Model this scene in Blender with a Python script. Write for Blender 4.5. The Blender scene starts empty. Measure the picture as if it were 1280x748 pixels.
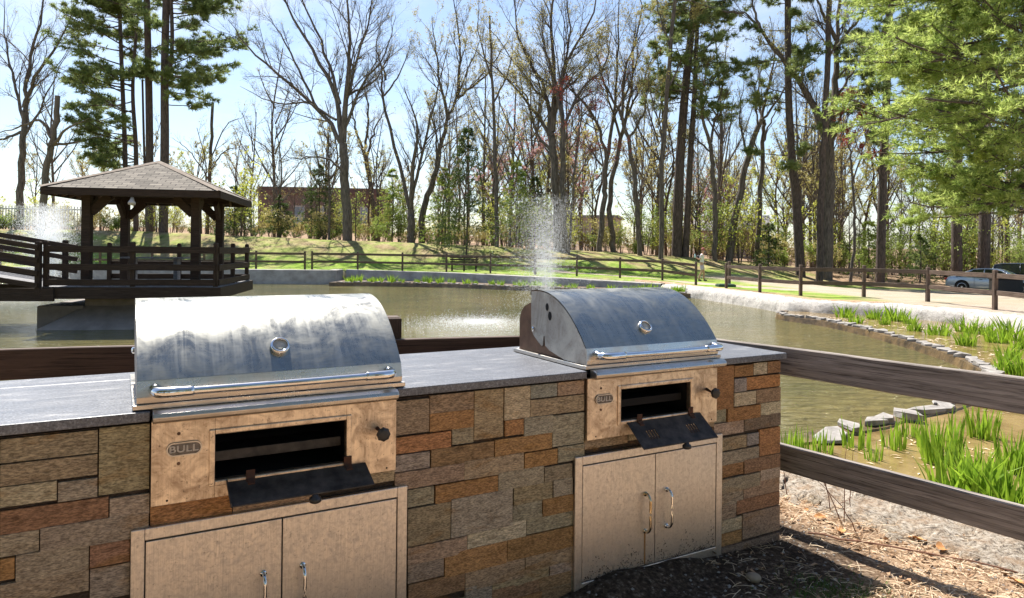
import bpy, math, random
import numpy as np
from mathutils import Vector, Matrix, noise as mnoise
R_ = math.radians
rng = np.random.default_rng(7)
random.seed(7)
scene = bpy.context.scene
COL = scene.collection

# ------------------------------------------------------------------ camera model (level camera, slight roll, lens shift)
F_PX, CX, CY, ROLL, CAMH = 872.0, 640.0, 313.9, R_(0.6), 1.45
_c, _s = math.cos(ROLL), math.sin(ROLL)
def ray(x, y):
    a = (x-CX)/F_PX; b = (CY-y)/F_PX
    return np.array([a*_c-b*_s, 1.0, a*_s+b*_c])
def at(x, y, Y):                      # point seen at photo position (x, y) at forward distance Y
    p = ray(x, y)*Y; p[2] += CAMH; return p
def on(x, y, z):                      # point seen at (x, y) lying at height z
    d = ray(x, y); t = (z-CAMH)/d[2]; p = d*t; p[2] += CAMH; return p

# ------------------------------------------------------------------ scene helpers
def tag(o, label=None, cat=None, group=None, kind=None):
    if label: o['label'] = label
    if cat: o['category'] = cat
    if group: o['group'] = group
    if kind: o['kind'] = kind
    return o
def empty(name, loc=(0, 0, 0), rz=0.0, label=None, cat=None, group=None):
    o = bpy.data.objects.new(name, None); COL.objects.link(o)
    o.location = loc; o.rotation_euler = (0, 0, rz); o.empty_display_size = .1
    return tag(o, label, cat, group)
def rawmesh(name, V, Fs, smooth=False, colors=None):
    V = np.asarray(V, dtype=np.float32).reshape(-1, 3)
    if not isinstance(Fs, (list, tuple)): Fs = [Fs]
    Fs = [np.asarray(f, dtype=np.int32) for f in Fs if len(f)]
    me = bpy.data.meshes.new(name)
    me.vertices.add(len(V)); me.vertices.foreach_set('co', V.ravel())
    nl = sum(f.size for f in Fs); npoly = sum(len(f) for f in Fs)
    me.loops.add(nl); me.polygons.add(npoly)
    me.loops.foreach_set('vertex_index', np.concatenate([f.ravel() for f in Fs]))
    tot = np.concatenate([np.full(len(f), f.shape[1], dtype=np.int32) for f in Fs])
    st = np.concatenate([[0], np.cumsum(tot)[:-1]]).astype(np.int32)
    me.polygons.foreach_set('loop_start', st)
    try: me.polygons.foreach_set('loop_total', tot)
    except Exception: pass
    me.update(calc_edges=True)
    me.polygons.foreach_set('use_smooth', np.full(npoly, bool(smooth)))
    if colors is not None:
        ca = me.color_attributes.new('Col', 'FLOAT_COLOR', 'POINT')
        c = np.ones((len(V), 4), dtype=np.float32); c[:, :3] = colors
        ca.data.foreach_set('color', c.ravel())
    me.validate()
    return me
class MB:
    """collects shapes that become one mesh"""
    def __init__(s): s.V = []; s.F = {}; s.n = 0; s.C = []
    def add(s, V, *Fs, col=None):
        V = np.asarray(V, float).reshape(-1, 3)
        for f in Fs:
            f = np.asarray(f, int)
            if len(f): s.F.setdefault(f.shape[1], []).append(f+s.n)
        s.V.append(V); s.n += len(V)
        s.C.append(np.tile(col if col is not None else (1, 1, 1), (len(V), 1)))
        return s
    def box(s, x0, x1, y0, y1, z0, z1, col=None):
        V = [(x, y, z) for z in (z0, z1) for y in (y0, y1) for x in (x0, x1)]
        return s.add(V, [(0, 2, 3, 1), (4, 5, 7, 6), (0, 1, 5, 4), (2, 6, 7, 3), (0, 4, 6, 2), (1, 3, 7, 5)], col=col)
    def tube(s, P, R, n=8, caps=True, col=None):
        P = np.asarray(P, float); k = len(P); R = np.broadcast_to(np.asarray(R, float), (k,))
        V, F = tubes(P[None], R[None], n)
        V = V.reshape(-1, 3)
        s.add(V, F, col=col)
        if caps:
            s.F.setdefault(n, []).append(np.array([list(range(n))[::-1]])+s.n-k*n)
            s.F.setdefault(n, []).append(np.array([list(range((k-1)*n, k*n))])+s.n-k*n)
        return s
    def prism(s, poly, axis, a0, a1, col=None):
        """polygon (list of 2-D points) extruded along axis between a0 and a1"""
        k = len(poly); V = []
        for a in (a0, a1):
            for p, q in poly:
                V.append({'x': (a, p, q), 'y': (p, a, q), 'z': (p, q, a)}[axis])
        F = [(i, (i+1) % k, k+(i+1) % k, k+i) for i in range(k)]
        s.add(V, F, col=col)
        s.F.setdefault(k, []).append(np.array([list(range(k))[::-1]])+s.n-2*k)
        s.F.setdefault(k, []).append(np.array([list(range(k, 2*k))])+s.n-2*k)
        return s
    def lathe(s, prof, n=20, col=None, M=None):
        """prof: list of (radius, height) turned round z, then moved by matrix M"""
        k = len(prof); a = np.linspace(0, 2*np.pi, n, endpoint=False)
        V = np.array([[r*np.cos(t), r*np.sin(t), h] for r, h in prof for t in a])
        if M is not None: V = (np.array(M)[:3, :3] @ V.T).T+np.array(M)[:3, 3]
        F = [(i*n+j, i*n+(j+1) % n, (i+1)*n+(j+1) % n, (i+1)*n+j) for i in range(k-1) for j in range(n)]
        return s.add(V, F, col=col)
    def mesh(s, name, smooth=False, colors=False):
        V = np.concatenate(s.V); Fs = [np.concatenate(f) for f in s.F.values()]
        return rawmesh(name, V, Fs, smooth, np.concatenate(s.C) if colors else None)
    def build(s, name, mat, parent=None, smooth=False, colors=False, bevel=0, autos=False):
        return link(name, s.mesh(name, smooth, colors), mat, parent, bevel)
def recalc(me):
    import bmesh
    bm = bmesh.new(); bm.from_mesh(me); bmesh.ops.recalc_face_normals(bm, faces=bm.faces); bm.to_mesh(me); bm.free()
def link(name, me, mat, parent=None, bevel=0):
    o = bpy.data.objects.new(name, me); COL.objects.link(o)
    if mat is not None and len(me.materials) == 0: me.materials.append(mat)
    if len(me.polygons) < 6000: recalc(me)
    if parent is not None: o.parent = parent
    if bevel:
        b = o.modifiers.new('bevel', 'BEVEL'); b.width = bevel; b.segments = 2; b.limit_method = 'ANGLE'; b.angle_limit = R_(40)
        b.harden_normals = False
    return o
def copy_tree(o, parent=None):
    c = o.copy(); COL.objects.link(c)
    if parent is not None: c.parent = parent
    for ch in [k for k in bpy.data.objects if k.parent == o]: copy_tree(ch, c)
    return c
def tubes(P, R, n):
    """P (N,k,3), R (N,k) -> vertices (N,k,n,3) and quad faces"""
    P = np.asarray(P, float); N, k, _ = P.shape
    T = np.gradient(P, axis=1); T /= np.linalg.norm(T, axis=2, keepdims=True)+1e-9
    ref = np.where(np.abs(T[:, :1, 2:3]) > .8, np.array([[[1., .1, 0]]]), np.array([[[0, 0, 1.]]]))
    ref = np.broadcast_to(ref, T.shape)
    A = np.cross(T, ref); A /= np.linalg.norm(A, axis=2, keepdims=True)+1e-9
    B = np.cross(T, A)
    a = np.linspace(0, 2*np.pi, n, endpoint=False)
    V = P[:, :, None]+R[:, :, None, None]*(np.cos(a)[None, None, :, None]*A[:, :, None]+np.sin(a)[None, None, :, None]*B[:, :, None])
    i = np.arange(k-1)[:, None]; j = np.arange(n)[None, :]
    q = np.stack([i*n+j, i*n+(j+1) % n, (i+1)*n+(j+1) % n, (i+1)*n+j], axis=-1).reshape(-1, 4)
    F = (q[None]+(np.arange(N)*k*n)[:, None, None]).reshape(-1, 4)
    return V, F
def smoothpath(pts, k, jitter=0):
    pts = np.asarray(pts, float)
    if len(pts) == 2: pts = np.array([pts[0], pts.mean(0), pts[1]])
    P = np.concatenate([[2*pts[0]-pts[1]], pts, [2*pts[-1]-pts[-2]]]); out = []
    m = len(pts)-1
    for t in np.linspace(0, m-1e-6, k):
        i = int(t); f = t-i; a, b, c, d = P[i:i+4]
        out.append(.5*((2*b)+(c-a)*f+(2*a-5*b+4*c-d)*f*f+(3*b-a-3*c+d)*f**3))
    out = np.array(out)
    if jitter: out[1:-1] += rng.normal(0, jitter, (k-2, 3))
    return out

# ------------------------------------------------------------------ materials
def newmat(name):
    m = bpy.data.materials.new(name); m.use_nodes = True
    nt = m.node_tree; b = nt.nodes['Principled BSDF']; return m, nt, b
def N(nt, t, **kw):
    n = nt.nodes.new(t)
    for k, v in kw.items():
        if k in n.inputs: n.inputs[k].default_value = v
        else: setattr(n, k, v)
    return n
def ramp(nt, fac, stops):
    r = nt.nodes.new('ShaderNodeValToRGB'); e = r.color_ramp.elements
    while len(e) < len(stops): e.new(.5)
    for el, (p, c) in zip(e, stops): el.position = p; el.color = (*c, 1) if len(c) == 3 else c
    nt.links.new(fac, r.inputs[0]); return r.outputs[0]
def coords(nt, scale=(1, 1, 1), rot=(0, 0, 0), which='Object'):
    tc = nt.nodes.new('ShaderNodeTexCoord'); mp = nt.nodes.new('ShaderNodeMapping')
    mp.inputs['Scale'].default_value = scale; mp.inputs['Rotation'].default_value = rot
    nt.links.new(tc.outputs[which], mp.inputs[0]); return mp.outputs[0]
def noi(nt, vec, scale, detail=4, rough=.55, dist=0):
    n = N(nt, 'ShaderNodeTexNoise'); n.inputs['Scale'].default_value = scale; n.inputs['Detail'].default_value = detail
    n.inputs['Roughness'].default_value = rough; n.inputs['Distortion'].default_value = dist
    nt.links.new(vec, n.inputs['Vector']); return n.outputs['Fac']
def mix(nt, a, b, fac, mode='MIX'):
    m = nt.nodes.new('ShaderNodeMix'); m.data_type = 'RGBA'; m.blend_type = mode
    for s, v in ((m.inputs[6], a), (m.inputs[7], b), (m.inputs[0], fac)):
        if isinstance(v, (int, float)): s.default_value = v
        elif isinstance(v, tuple): s.default_value = (*v, 1)
        else: nt.links.new(v, s)
    return m.outputs[2]
def bump(nt, b, h, strength=.3, dist=.01):
    bp = nt.nodes.new('ShaderNodeBump'); bp.inputs['Strength'].default_value = strength; bp.inputs['Distance'].default_value = dist
    nt.links.new(h, bp.inputs['Height']); nt.links.new(bp.outputs[0], b.inputs['Normal'])
def basic(name, c1, c2=None, scale=6, rough=.7, metal=0, bs=0, bd=.01, stretch=(1, 1, 1), which='Object', detail=5, spec=None):
    m, nt, b = newmat(name); b.inputs['Roughness'].default_value = rough; b.inputs['Metallic'].default_value = metal
    if spec is not None: b.inputs['Specular IOR Level'].default_value = spec
    if c2 is None: b.inputs['Base Color'].default_value = (*c1, 1); return m
    v = coords(nt, stretch, which=which); n = noi(nt, v, scale, detail, .6)
    nt.links.new(ramp(nt, n, [(.32, c1), (.68, c2)]), b.inputs['Base Color'])
    if bs: bump(nt, b, noi(nt, v, scale*2.2, 6, .65), bs, bd)
    return m
M = {}
def setup_materials():
    # weathered brown fence wood, grain along local x
    def wood(name, c1, c2, c3, rough=.75, bs=.6, gs=1.0, knots=True):
        m, nt, b = newmat(name); b.inputs['Roughness'].default_value = rough
        b.inputs['Specular IOR Level'].default_value = .3
        v = coords(nt, (1.2, 26, 26)); n = noi(nt, v, 1.6*gs, 8, .62, 1.2)
        v2 = coords(nt, (1, 3, 3)); n2 = noi(nt, v2, 2.2, 4, .6)
        c = ramp(nt, n, [(.3, c1), (.55, c2), (.75, c3)])
        c = mix(nt, c, c1, ramp(nt, n2, [(.5, (0, 0, 0)), (.8, (.6, .6, .6))]))
        g2 = noi(nt, coords(nt, (2.2, 90, 90)), 1.5, 6, .7, .6); c = mix(nt, c, ramp(nt, g2, [(.38, (.22, .20, .19)), (.47, (1, 1, 1))]), .9, 'MULTIPLY')
        nt.links.new(c, b.inputs['Base Color']); bump(nt, b, g2, bs, .0035)
        return m
    M['fence_wood'] = wood('weathered_fence_wood', (.13, .11, .096), (.29, .25, .22), (.46, .41, .37), bs=1.0)
    M['rail_brown'] = wood('painted_brown_wood', (.06, .034, .024), (.10, .058, .040), (.135, .08, .056), bs=.25, rough=.6)
    M['dark_wood'] = wood('dark_stained_wood', (.034, .022, .016), (.056, .038, .028), (.095, .066, .050), bs=.3)
    M['deck_wood'] = wood('grey_deck_boards', (.16, .16, .17), (.25, .25, .26), (.33, .33, .33), bs=.3)
    M['far_wood'] = wood('far_fence_wood', (.06, .04, .030), (.15, .105, .08), (.25, .19, .15), bs=.4)
    # stone cladding, coloured per stone
    m, nt, b = newmat('ledger_stone'); b.inputs['Roughness'].default_value = .82; b.inputs['Specular IOR Level'].default_value = .25
    vc = N(nt, 'ShaderNodeVertexColor'); vc.layer_name = 'Col'
    v = coords(nt, (.55, 1, 1.7)); n1 = noi(nt, v, 40, 9, .74, .9); n2 = noi(nt, v, 7, 5, .6, .8); n3 = noi(nt, v, 150, 3, .6)
    c = mix(nt, vc.outputs[0], ramp(nt, n1, [(.34, (.52, .48, .45)), (.5, (.92, .90, .88)), (.66, (1.25, 1.2, 1.14))]), 1.0, 'MULTIPLY')
    c = mix(nt, c, (.34, .17, .045), ramp(nt, n2, [(.56, (0, 0, 0)), (.7, (.5, .5, .5))]))
    c = mix(nt, c, ramp(nt, n3, [(.38, (.4, .4, .4)), (.6, (1.2, 1.2, 1.2))]), .75, 'MULTIPLY')
    nt.links.new(c, b.inputs['Base Color'])
    v5 = coords(nt, (1, 1, 4)); hh = mix(nt, n1, noi(nt, v5, 26, 8, .75, 1.5), .5); bump(nt, b, hh, 1.0, .007)
    M['stone'] = m
    M['mortar'] = basic('dark_joint', (.018, .014, .011), (.03, .024, .018), 30, .95)
    # granite top
    m, nt, b = newmat('flamed_granite'); b.inputs['Roughness'].default_value = .5
    v = coords(nt); n = noi(nt, v, 160, 4, .7); n2 = noi(nt, coords(nt, (1, 3, 1)), 6, 6, .65, .5)
    c = ramp(nt, n, [(.3, (.05, .052, .06)), (.55, (.14, .145, .165)), (.75, (.34, .35, .38))])
    c = mix(nt, c, (.55, .53, .50), ramp(nt, n2, [(.58, (0, 0, 0)), (.75, (.38, .38, .38))]))
    nt.links.new(c, b.inputs['Base Color'])
    nt.links.new(ramp(nt, n2, [(.3, (.30, .30, .30)), (.7, (.48, .48, .48))]), b.inputs['Roughness'])
    bump(nt, b, n, .35, .003); M['granite'] = m
    # stainless steel variants
    def steel(name, base, rough, grime=0.0, gcol=(.16, .09, .045), stretch=(2, 2, 60), smear=0, aniso=0, soot=0, gscale=5):
        m, nt, b = newmat(name); b.inputs['Metallic'].default_value = 1.0
        v = coords(nt, stretch); n = noi(nt, v, 8, 6, .6); v2 = coords(nt, (1, 1, 1)); n2 = noi(nt, v2, gscale, 8, .68, .9)
        n4 = noi(nt, coords(nt, (1, 1, 1)), 90, 4, .7)
        c = ramp(nt, n, [(.3, tuple(k*.80 for k in base)), (.7, base)])
        rr = ramp(nt, n2, [(.35, (rough,)*3), (.65, (min(1, rough+.2+smear),)*3)])
        if grime:
            g = ramp(nt, n2, [(.42, (0, 0, 0)), (.72, (grime,)*3)])
            c = mix(nt, c, gcol, g)
            s = ramp(nt, n4, [(.60, (0, 0, 0)), (.70, (grime*.8,)*3)])
            c = mix(nt, c, (.04, .03, .025), s)
        if name == 'dulled_steel_hood':
            st = noi(nt, coords(nt, (26, 1.1, 1.1)), 1.6, 6, .65, .8); sw = noi(nt, coords(nt, (1, 1, 1), (.5, .6, .8)), 9, 7, .7, 2.2)
            c = mix(nt, c, (.42, .42, .39), ramp(nt, st, [(.52, (0, 0, 0)), (.72, (.45, .45, .45))]))
            c = mix(nt, c, (.22, .21, .18), ramp(nt, sw, [(.50, (0, 0, 0)), (.74, (.4, .4, .4))]))
            rr = mix(nt, rr, (.42, .42, .42), ramp(nt, st, [(.45, (0, 0, 0)), (.7, (.6, .6, .6))]))
        nt.links.new(c, b.inputs['Base Color']); nt.links.new(rr, b.inputs['Roughness'])
        bump(nt, b, n, .05, .001)
        return m
    M['steel_hood'] = steel('dulled_steel_hood', (.36, .358, .325), .19, .25, (.26, .255, .225), (3, 3, 30), .05, gscale=7)
    M['steel_band'] = steel('steel_band', (.66, .62, .57), .2, .35, (.25, .17, .1), (1, 1, 60), .05)
    M['steel_panel'] = steel('heat_stained_steel', (.80, .675, .535), .3, .85, (.27, .15, .07), (40, 40, 1.5), .04, gscale=15)
    M['steel_door'] = steel('weathered_steel_door', (.78, .71, .635), .36, .45, (.40, .33, .27), (60, 60, 1.5), .0, gscale=55)
    M['steel_side'] = steel('oxidised_side_steel', (.55, .52, .48), .5, .5, (.30, .24, .19), (2, 2, 2), .2)
    M['chrome'] = basic('chrome', (.82, .82, .82), (.7, .68, .65), 30, .08, 1)
    M['dull_gold'] = basic('tarnished_handle', (.75, .68, .55), (.5, .36, .18), 22, .14, 1)
    M['soot'] = basic('sooty_steel', (.012, .010, .008), (.075, .062, .052), 22, .6, .15, .3, .004)
    M['rust'] = basic('rusty_iron', (.10, .035, .015), (.05, .03, .022), 40, .8, .2, .4, .004)
    M['rust_plate'] = basic('rusted_back_plate', (.22, .12, .075), (.10, .055, .035), 12, .6, .4, .15, .003)
    M['black'] = basic('black_interior', (.006, .005, .005), None, rough=.9)
    M['black_plastic'] = basic('black_plastic', (.015, .014, .014), (.03, .028, .027), 30, .45)
    M['groove'] = basic('door_gap', (.012, .010, .009), None, rough=.9)
    M['glass_dial'] = basic('dial_face', (.42, .40, .34), (.55, .53, .48), 60, .25)
    # terrain
    m, nt, b = newmat('ground_mix'); b.inputs['Roughness'].default_value = .95; b.inputs['Specular IOR Level'].default_value = .1
    vc = N(nt, 'ShaderNodeVertexColor'); vc.layer_name = 'Col'; sep = N(nt, 'ShaderNodeSeparateColor'); nt.links.new(vc.outputs[0], sep.inputs[0])
    v = coords(nt); nf = noi(nt, v, 42, 8, .72); nm = noi(nt, v, 5, 6, .65); nl = noi(nt, v, .55, 7, .68); nt1 = noi(nt, coords(nt, (1, .45, 1)), 1.4, 8, .75)
    litter = ramp(nt, nf, [(.3, (.10, .06, .035)), (.44, (.34, .235, .15)), (.56, (.56, .42, .29)), (.72, (.78, .67, .52))])
    litter = mix(nt, litter, ramp(nt, nm, [(.35, (.55, .45, .4)), (.65, (1.15, 1.1, 1.05))]), .8, 'MULTIPLY')
    grass = ramp(nt, nt1, [(.33, (.07, .13, .018)), (.5, (.18, .29, .035)), (.68, (.34, .43, .08))])
    grass = mix(nt, grass, (.34, .25, .15), ramp(nt, nl, [(.46, (0, 0, 0)), (.62, (.55, .55, .55))]))
    dry = ramp(nt, nt1, [(.3, (.10, .06, .035)), (.5, (.28, .19, .12)), (.7, (.44, .33, .23))])
    path = mix(nt, ramp(nt, nl, [(.3, (.36, .29, .22)), (.7, (.50, .42, .35))]), ramp(nt, nf, [(.35, (.6, .57, .55)), (.6, (1.1, 1.1, 1.1))]), .8, 'MULTIPLY')
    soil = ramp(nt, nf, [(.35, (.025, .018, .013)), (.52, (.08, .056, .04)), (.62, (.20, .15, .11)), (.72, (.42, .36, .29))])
    c = mix(nt, litter, grass, sep.outputs[0])
    mb = nt.nodes.new('ShaderNodeMath'); mb.operation = 'MULTIPLY_ADD'; mb.inputs[1].default_value = 1.0
    brk = N(nt, 'ShaderNodeMath', operation='SUBTRACT'); nt.links.new(nl, brk.inputs[0]); brk.inputs[1].default_value = .5
    brm = N(nt, 'ShaderNodeMath', operation='MULTIPLY'); nt.links.new(brk.outputs[0], brm.inputs[0]); brm.inputs[1].default_value = 2.4
    ad = N(nt, 'ShaderNodeMath', operation='ADD', use_clamp=True); nt.links.new(sep.outputs[2], ad.inputs[0]); nt.links.new(brm.outputs[0], ad.inputs[1])
    ml = N(nt, 'ShaderNodeMath', operation='MULTIPLY', use_clamp=True); nt.links.new(ad.outputs[0], ml.inputs[0]); nt.links.new(sep.outputs[2], ml.inputs[1])
    c = mix(nt, c, dry, ml.outputs[0])
    c = mix(nt, c, path, sep.outputs[1])
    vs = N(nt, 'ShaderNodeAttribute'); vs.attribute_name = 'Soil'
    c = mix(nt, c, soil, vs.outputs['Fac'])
    nt.links.new(c, b.inputs['Base Color']); bump(nt, b, nf, .9, .03); M['ground'] = m
    M['litter'] = basic('dry_leaf', (.26, .12, .05), (.50, .36, .23), 9, .85)
    M['straw'] = basic('dry_straw', (.50, .34, .20), (.80, .66, .48), 9, .85)
    M['twig'] = basic('reddish_twig', (.14, .06, .035), (.26, .13, .08), 12, .8)
    # water
    def water(name, c1, c2, sc, bs, rough=.04, cs=.5, bd=.05, ior=1.33, warp=(1, 1, 1)):
        m, nt, b = newmat(name); b.inputs['Roughness'].default_value = rough; b.inputs['IOR'].default_value = ior
        v = coords(nt); n = noi(nt, v, cs, 6, .65, .4)
        nt.links.new(ramp(nt, n, [(.3, c1), (.7, c2)]), b.inputs['Base Color'])
        vw = coords(nt, warp); h = noi(nt, vw, sc, 5, .62, .6)
        bump(nt, b, h, bs, bd); return m
    M['water'] = water('pond_water', (.10, .10, .033), (.21, .17, .06), 4.5, 1.0, cs=.25, bd=.22, warp=(.7, 1.3, 1))
    M['bed_water'] = water('shallow_bed_water', (.13, .085, .03), (.34, .24, .11), 5, .25, .06, cs=2.2, bd=.03)
    M['concrete'] = basic('weathered_concrete', (.26, .24, .215), (.44, .41, .38), 2.2, .9, 0, .5, .03)
    M['pier'] = basic('pier_concrete', (.15, .13, .115), (.28, .25, .225), 1.6, .9, 0, .5, .03)
    m, nt, b = newmat('rough_shotcrete'); b.inputs['Roughness'].default_value = .92
    v = coords(nt); n = noi(nt, v, 9, 9, .75, .3); n2 = noi(nt, v, 45, 4, .7)
    c = ramp(nt, n, [(.3, (.22, .20, .18)), (.48, (.50, .47, .43)), (.7, (.66, .63, .58))]); c = mix(nt, c, ramp(nt, n2, [(.35, (.45, .42, .4)), (.55, (1, 1, 1))]), .7, 'MULTIPLY')
    nt.links.new(c, b.inputs['Base Color']); bump(nt, b, mix(nt, n, n2, .4), 1.0, .05); M['shotcrete'] = m
    M['flat_stone'] = basic('grey_flagstone', (.17, .155, .14), (.36, .33, .30), 6, .85, 0, .7, .02)
    M['wet_stone'] = basic('wet_stone', (.05, .035, .02), (.20, .13, .06), 4, .35, 0, .6, .03)
    # plants
    def leaf(name, c1, c2, sc=3, tr=.45, rough=.5, obj=True):
        m, nt, b = newmat(name); b.inputs['Roughness'].default_value = rough
        b.inputs['Specular IOR Level'].default_value = .3
        v = coords(nt); c = ramp(nt, noi(nt, v, sc, 3, .6), [(.35, c1), (.65, c2)])
        nt.links.new(c, b.inputs['Base Color'])
        t = N(nt, 'ShaderNodeBsdfTranslucent'); nt.links.new(mix(nt, c, (1.0, .95, .55), .28, 'MIX') if False else c, t.inputs['Color'])
        ms = N(nt, 'ShaderNodeMixShader'); ms.inputs[0].default_value = tr
        nt.links.new(b.outputs[0], ms.inputs[1]); nt.links.new(t.outputs[0], ms.inputs[2])
        nt.links.new(ms.outputs[0], nt.nodes['Material Output'].inputs[0]); return m
    M['iris'] = leaf('iris_blade', (.14, .26, .02), (.36, .52, .05), 5, .5, .35)
    M['pine'] = leaf('pine_needles', (.15, .21, .07), (.34, .40, .15), .7, .5)
    M['pine_bright'] = leaf('white_pine_needles', (.22, .32, .07), (.58, .66, .21), 1.6, .6)
    M['fir'] = leaf('hemlock_needles', (.06, .10, .03), (.14, .19, .05), 1.5, .4)
    M['spring'] = leaf('spring_leaves', (.36, .42, .06), (.62, .62, .14), 1.0, .5)
    M['spring_green'] = leaf('spring_green_leaves', (.20, .29, .05), (.38, .45, .11), .8, .5)
    M['bud'] = leaf('tan_buds', (.38, .33, .10), (.56, .50, .20), .5, .4)
    M['red_bud'] = leaf('red_leaves', (.30, .05, .04), (.45, .13, .10), .8, .4)
    M['pink'] = leaf('pink_blossom', (.55, .30, .30), (.65, .42, .40), .8, .4)
    M['bark'] = basic('grey_bark', (.055, .045, .037), (.23, .19, .16), 4.5, .9, 0, 1, .06, (3, 3, .45))
    M['bark_brown'] = basic('brown_bark', (.06, .04, .03), (.22, .155, .12), 4.5, .9, 0, 1, .05, (3, 3, .5))
    M['bark_pine'] = basic('dark_pine_bark', (.045, .034, .028), (.17, .125, .105), 5.0, .9, 0, 1, .06, (3, 3, .6))
    M['snag'] = basic('dead_wood', (.10, .08, .065), (.22, .17, .13), 4, .9, 0, .6, .03, (3, 3, .5))
    M['brush'] = basic('brush_stems', (.10, .07, .05), (.20, .15, .11), 3, .9)
    # buildings
    m, nt, b = newmat('red_brick'); b.inputs['Roughness'].default_value = .9
    br = N(nt, 'ShaderNodeTexBrick'); br.inputs['Scale'].default_value = 4.5; br.inputs['Color1'].default_value = (.14, .075, .06, 1); br.inputs['Color2'].default_value = (.19, .105, .085, 1); br.inputs['Mortar'].default_value = (.3, .25, .22, 1)
    nt.links.new(coords(nt, (1, 1, 1), (R_(90), 0, 0)), br.inputs['Vector']); nt.links.new(br.outputs[0], b.inputs['Base Color']); M['brick'] = m
    M['pane'] = basic('window_glass', (.20, .24, .28), (.45, .5, .55), .5, .1)
    M['trim'] = basic('stone_trim', (.45, .40, .36), (.55, .5, .45), 3, .8)
    M['roof_grey'] = basic('grey_roof', (.18, .17, .17), (.26, .25, .24), 2, .9)
    M['siding'] = basic('pale_siding', (.42, .32, .27), (.5, .4, .34), 1, .8)
    # shingles
    m, nt, b = newmat('asphalt_shingles'); b.inputs['Roughness'].default_value = .95
    br = N(nt, 'ShaderNodeTexBrick'); br.inputs['Scale'].default_value = 1.0; br.inputs['Brick Width'].default_value = .30; br.inputs['Row Height'].default_value = .135; br.inputs['Mortar Size'].default_value = .012
    br.inputs['Color1'].default_value = (.25, .22, .18, 1); br.inputs['Color2'].default_value = (.12, .105, .085, 1); br.inputs['Mortar'].default_value = (.05, .04, .035, 1)
    uv = N(nt, 'ShaderNodeUVMap'); uv.uv_map = 'UVMap'
    nt.links.new(uv.outputs[0], br.inputs['Vector'])
    c = mix(nt, br.outputs[0], ramp(nt, noi(nt, coords(nt), 60, 4, .7), [(.3, (.6, .6, .6)), (.7, (1.3, 1.3, 1.3))]), 1.0, 'MULTIPLY')
    nt.links.new(c, b.inputs['Base Color']); bump(nt, b, br.outputs['Fac'], -.5, .02); M['shingle'] = m
    # car
    def paint(name, c, metal=.5):
        m, nt, b = newmat(name); b.inputs['Base Color'].default_value = (*c, 1); b.inputs['Metallic'].default_value = metal
        b.inputs['Roughness'].default_value = .28; b.inputs['Coat Weight'].default_value = .8; b.inputs['Coat Roughness'].default_value = .05; return m
    M['car_silver'] = paint('silver_blue_paint', (.36, .42, .50)); M['car_dark'] = paint('dark_paint', (.03, .035, .045))
    M['car_glass'] = basic('tinted_glass', (.012, .014, .016), None, rough=.06)
    M['tyre'] = basic('tyre_rubber', (.015, .015, .015), (.03, .03, .03), 20, .85)
    M['rim'] = basic('alloy_rim', (.55, .56, .58), None, rough=.3, metal=.9)
    M['lamp_red'] = basic('tail_lamp', (.35, .01, .01), None, rough=.2)
    M['lamp_clear'] = basic('clear_lamp', (.6, .6, .62), None, rough=.1)
    M['box_black'] = basic('black_box', (.008, .008, .008), (.014, .013, .013), 8, .6)
    M['box_green'] = basic('green_cover', (.012, .045, .03), (.02, .06, .04), 8, .6)
    M['white_metal'] = basic('white_metal', (.5, .5, .5), (.6, .6, .6), 5, .6)
    # spray
    m, nt, b = newmat('water_spray'); b.inputs['Base Color'].default_value = (.95, .97, 1, 1); b.inputs['Roughness'].default_value = .3
    t = N(nt, 'ShaderNodeBsdfTranslucent'); t.inputs['Color'].default_value = (.95, .97, 1, 1); tp = N(nt, 'ShaderNodeBsdfTransparent')
    a = N(nt, 'ShaderNodeMixShader'); a.inputs[0].default_value = .6; nt.links.new(b.outputs[0], a.inputs[1]); nt.links.new(t.outputs[0], a.inputs[2])
    a2 = N(nt, 'ShaderNodeMixShader'); a2.inputs[0].default_value = .30; nt.links.new(tp.outputs[0], a2.inputs[1]); nt.links.new(a.outputs[0], a2.inputs[2])
    nt.links.new(a2.outputs[0], nt.nodes['Material Output'].inputs[0]); M['spray'] = m
    # person
    M['skin'] = basic('skin', (.45, .26, .18), None, rough=.55); M['shirt'] = basic('white_shirt', (.55, .56, .6), (.65, .66, .7), 8, .85)
    M['shorts'] = basic('patterned_shorts', (.35, .36, .5), (.6, .45, .5), 25, .85); M['backpack'] = basic('black_backpack', (.02, .02, .025), (.035, .035, .04), 10, .8)
    M['cap'] = basic('dusty_red_cap', (.30, .08, .07), (.36, .12, .1), 12, .85); M['mask'] = basic('pale_mask', (.45, .62, .68), None, rough=.8)
    M['shoe'] = basic('dark_shoe', (.03, .03, .035), None, rough=.7)
setup_materials()

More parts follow.
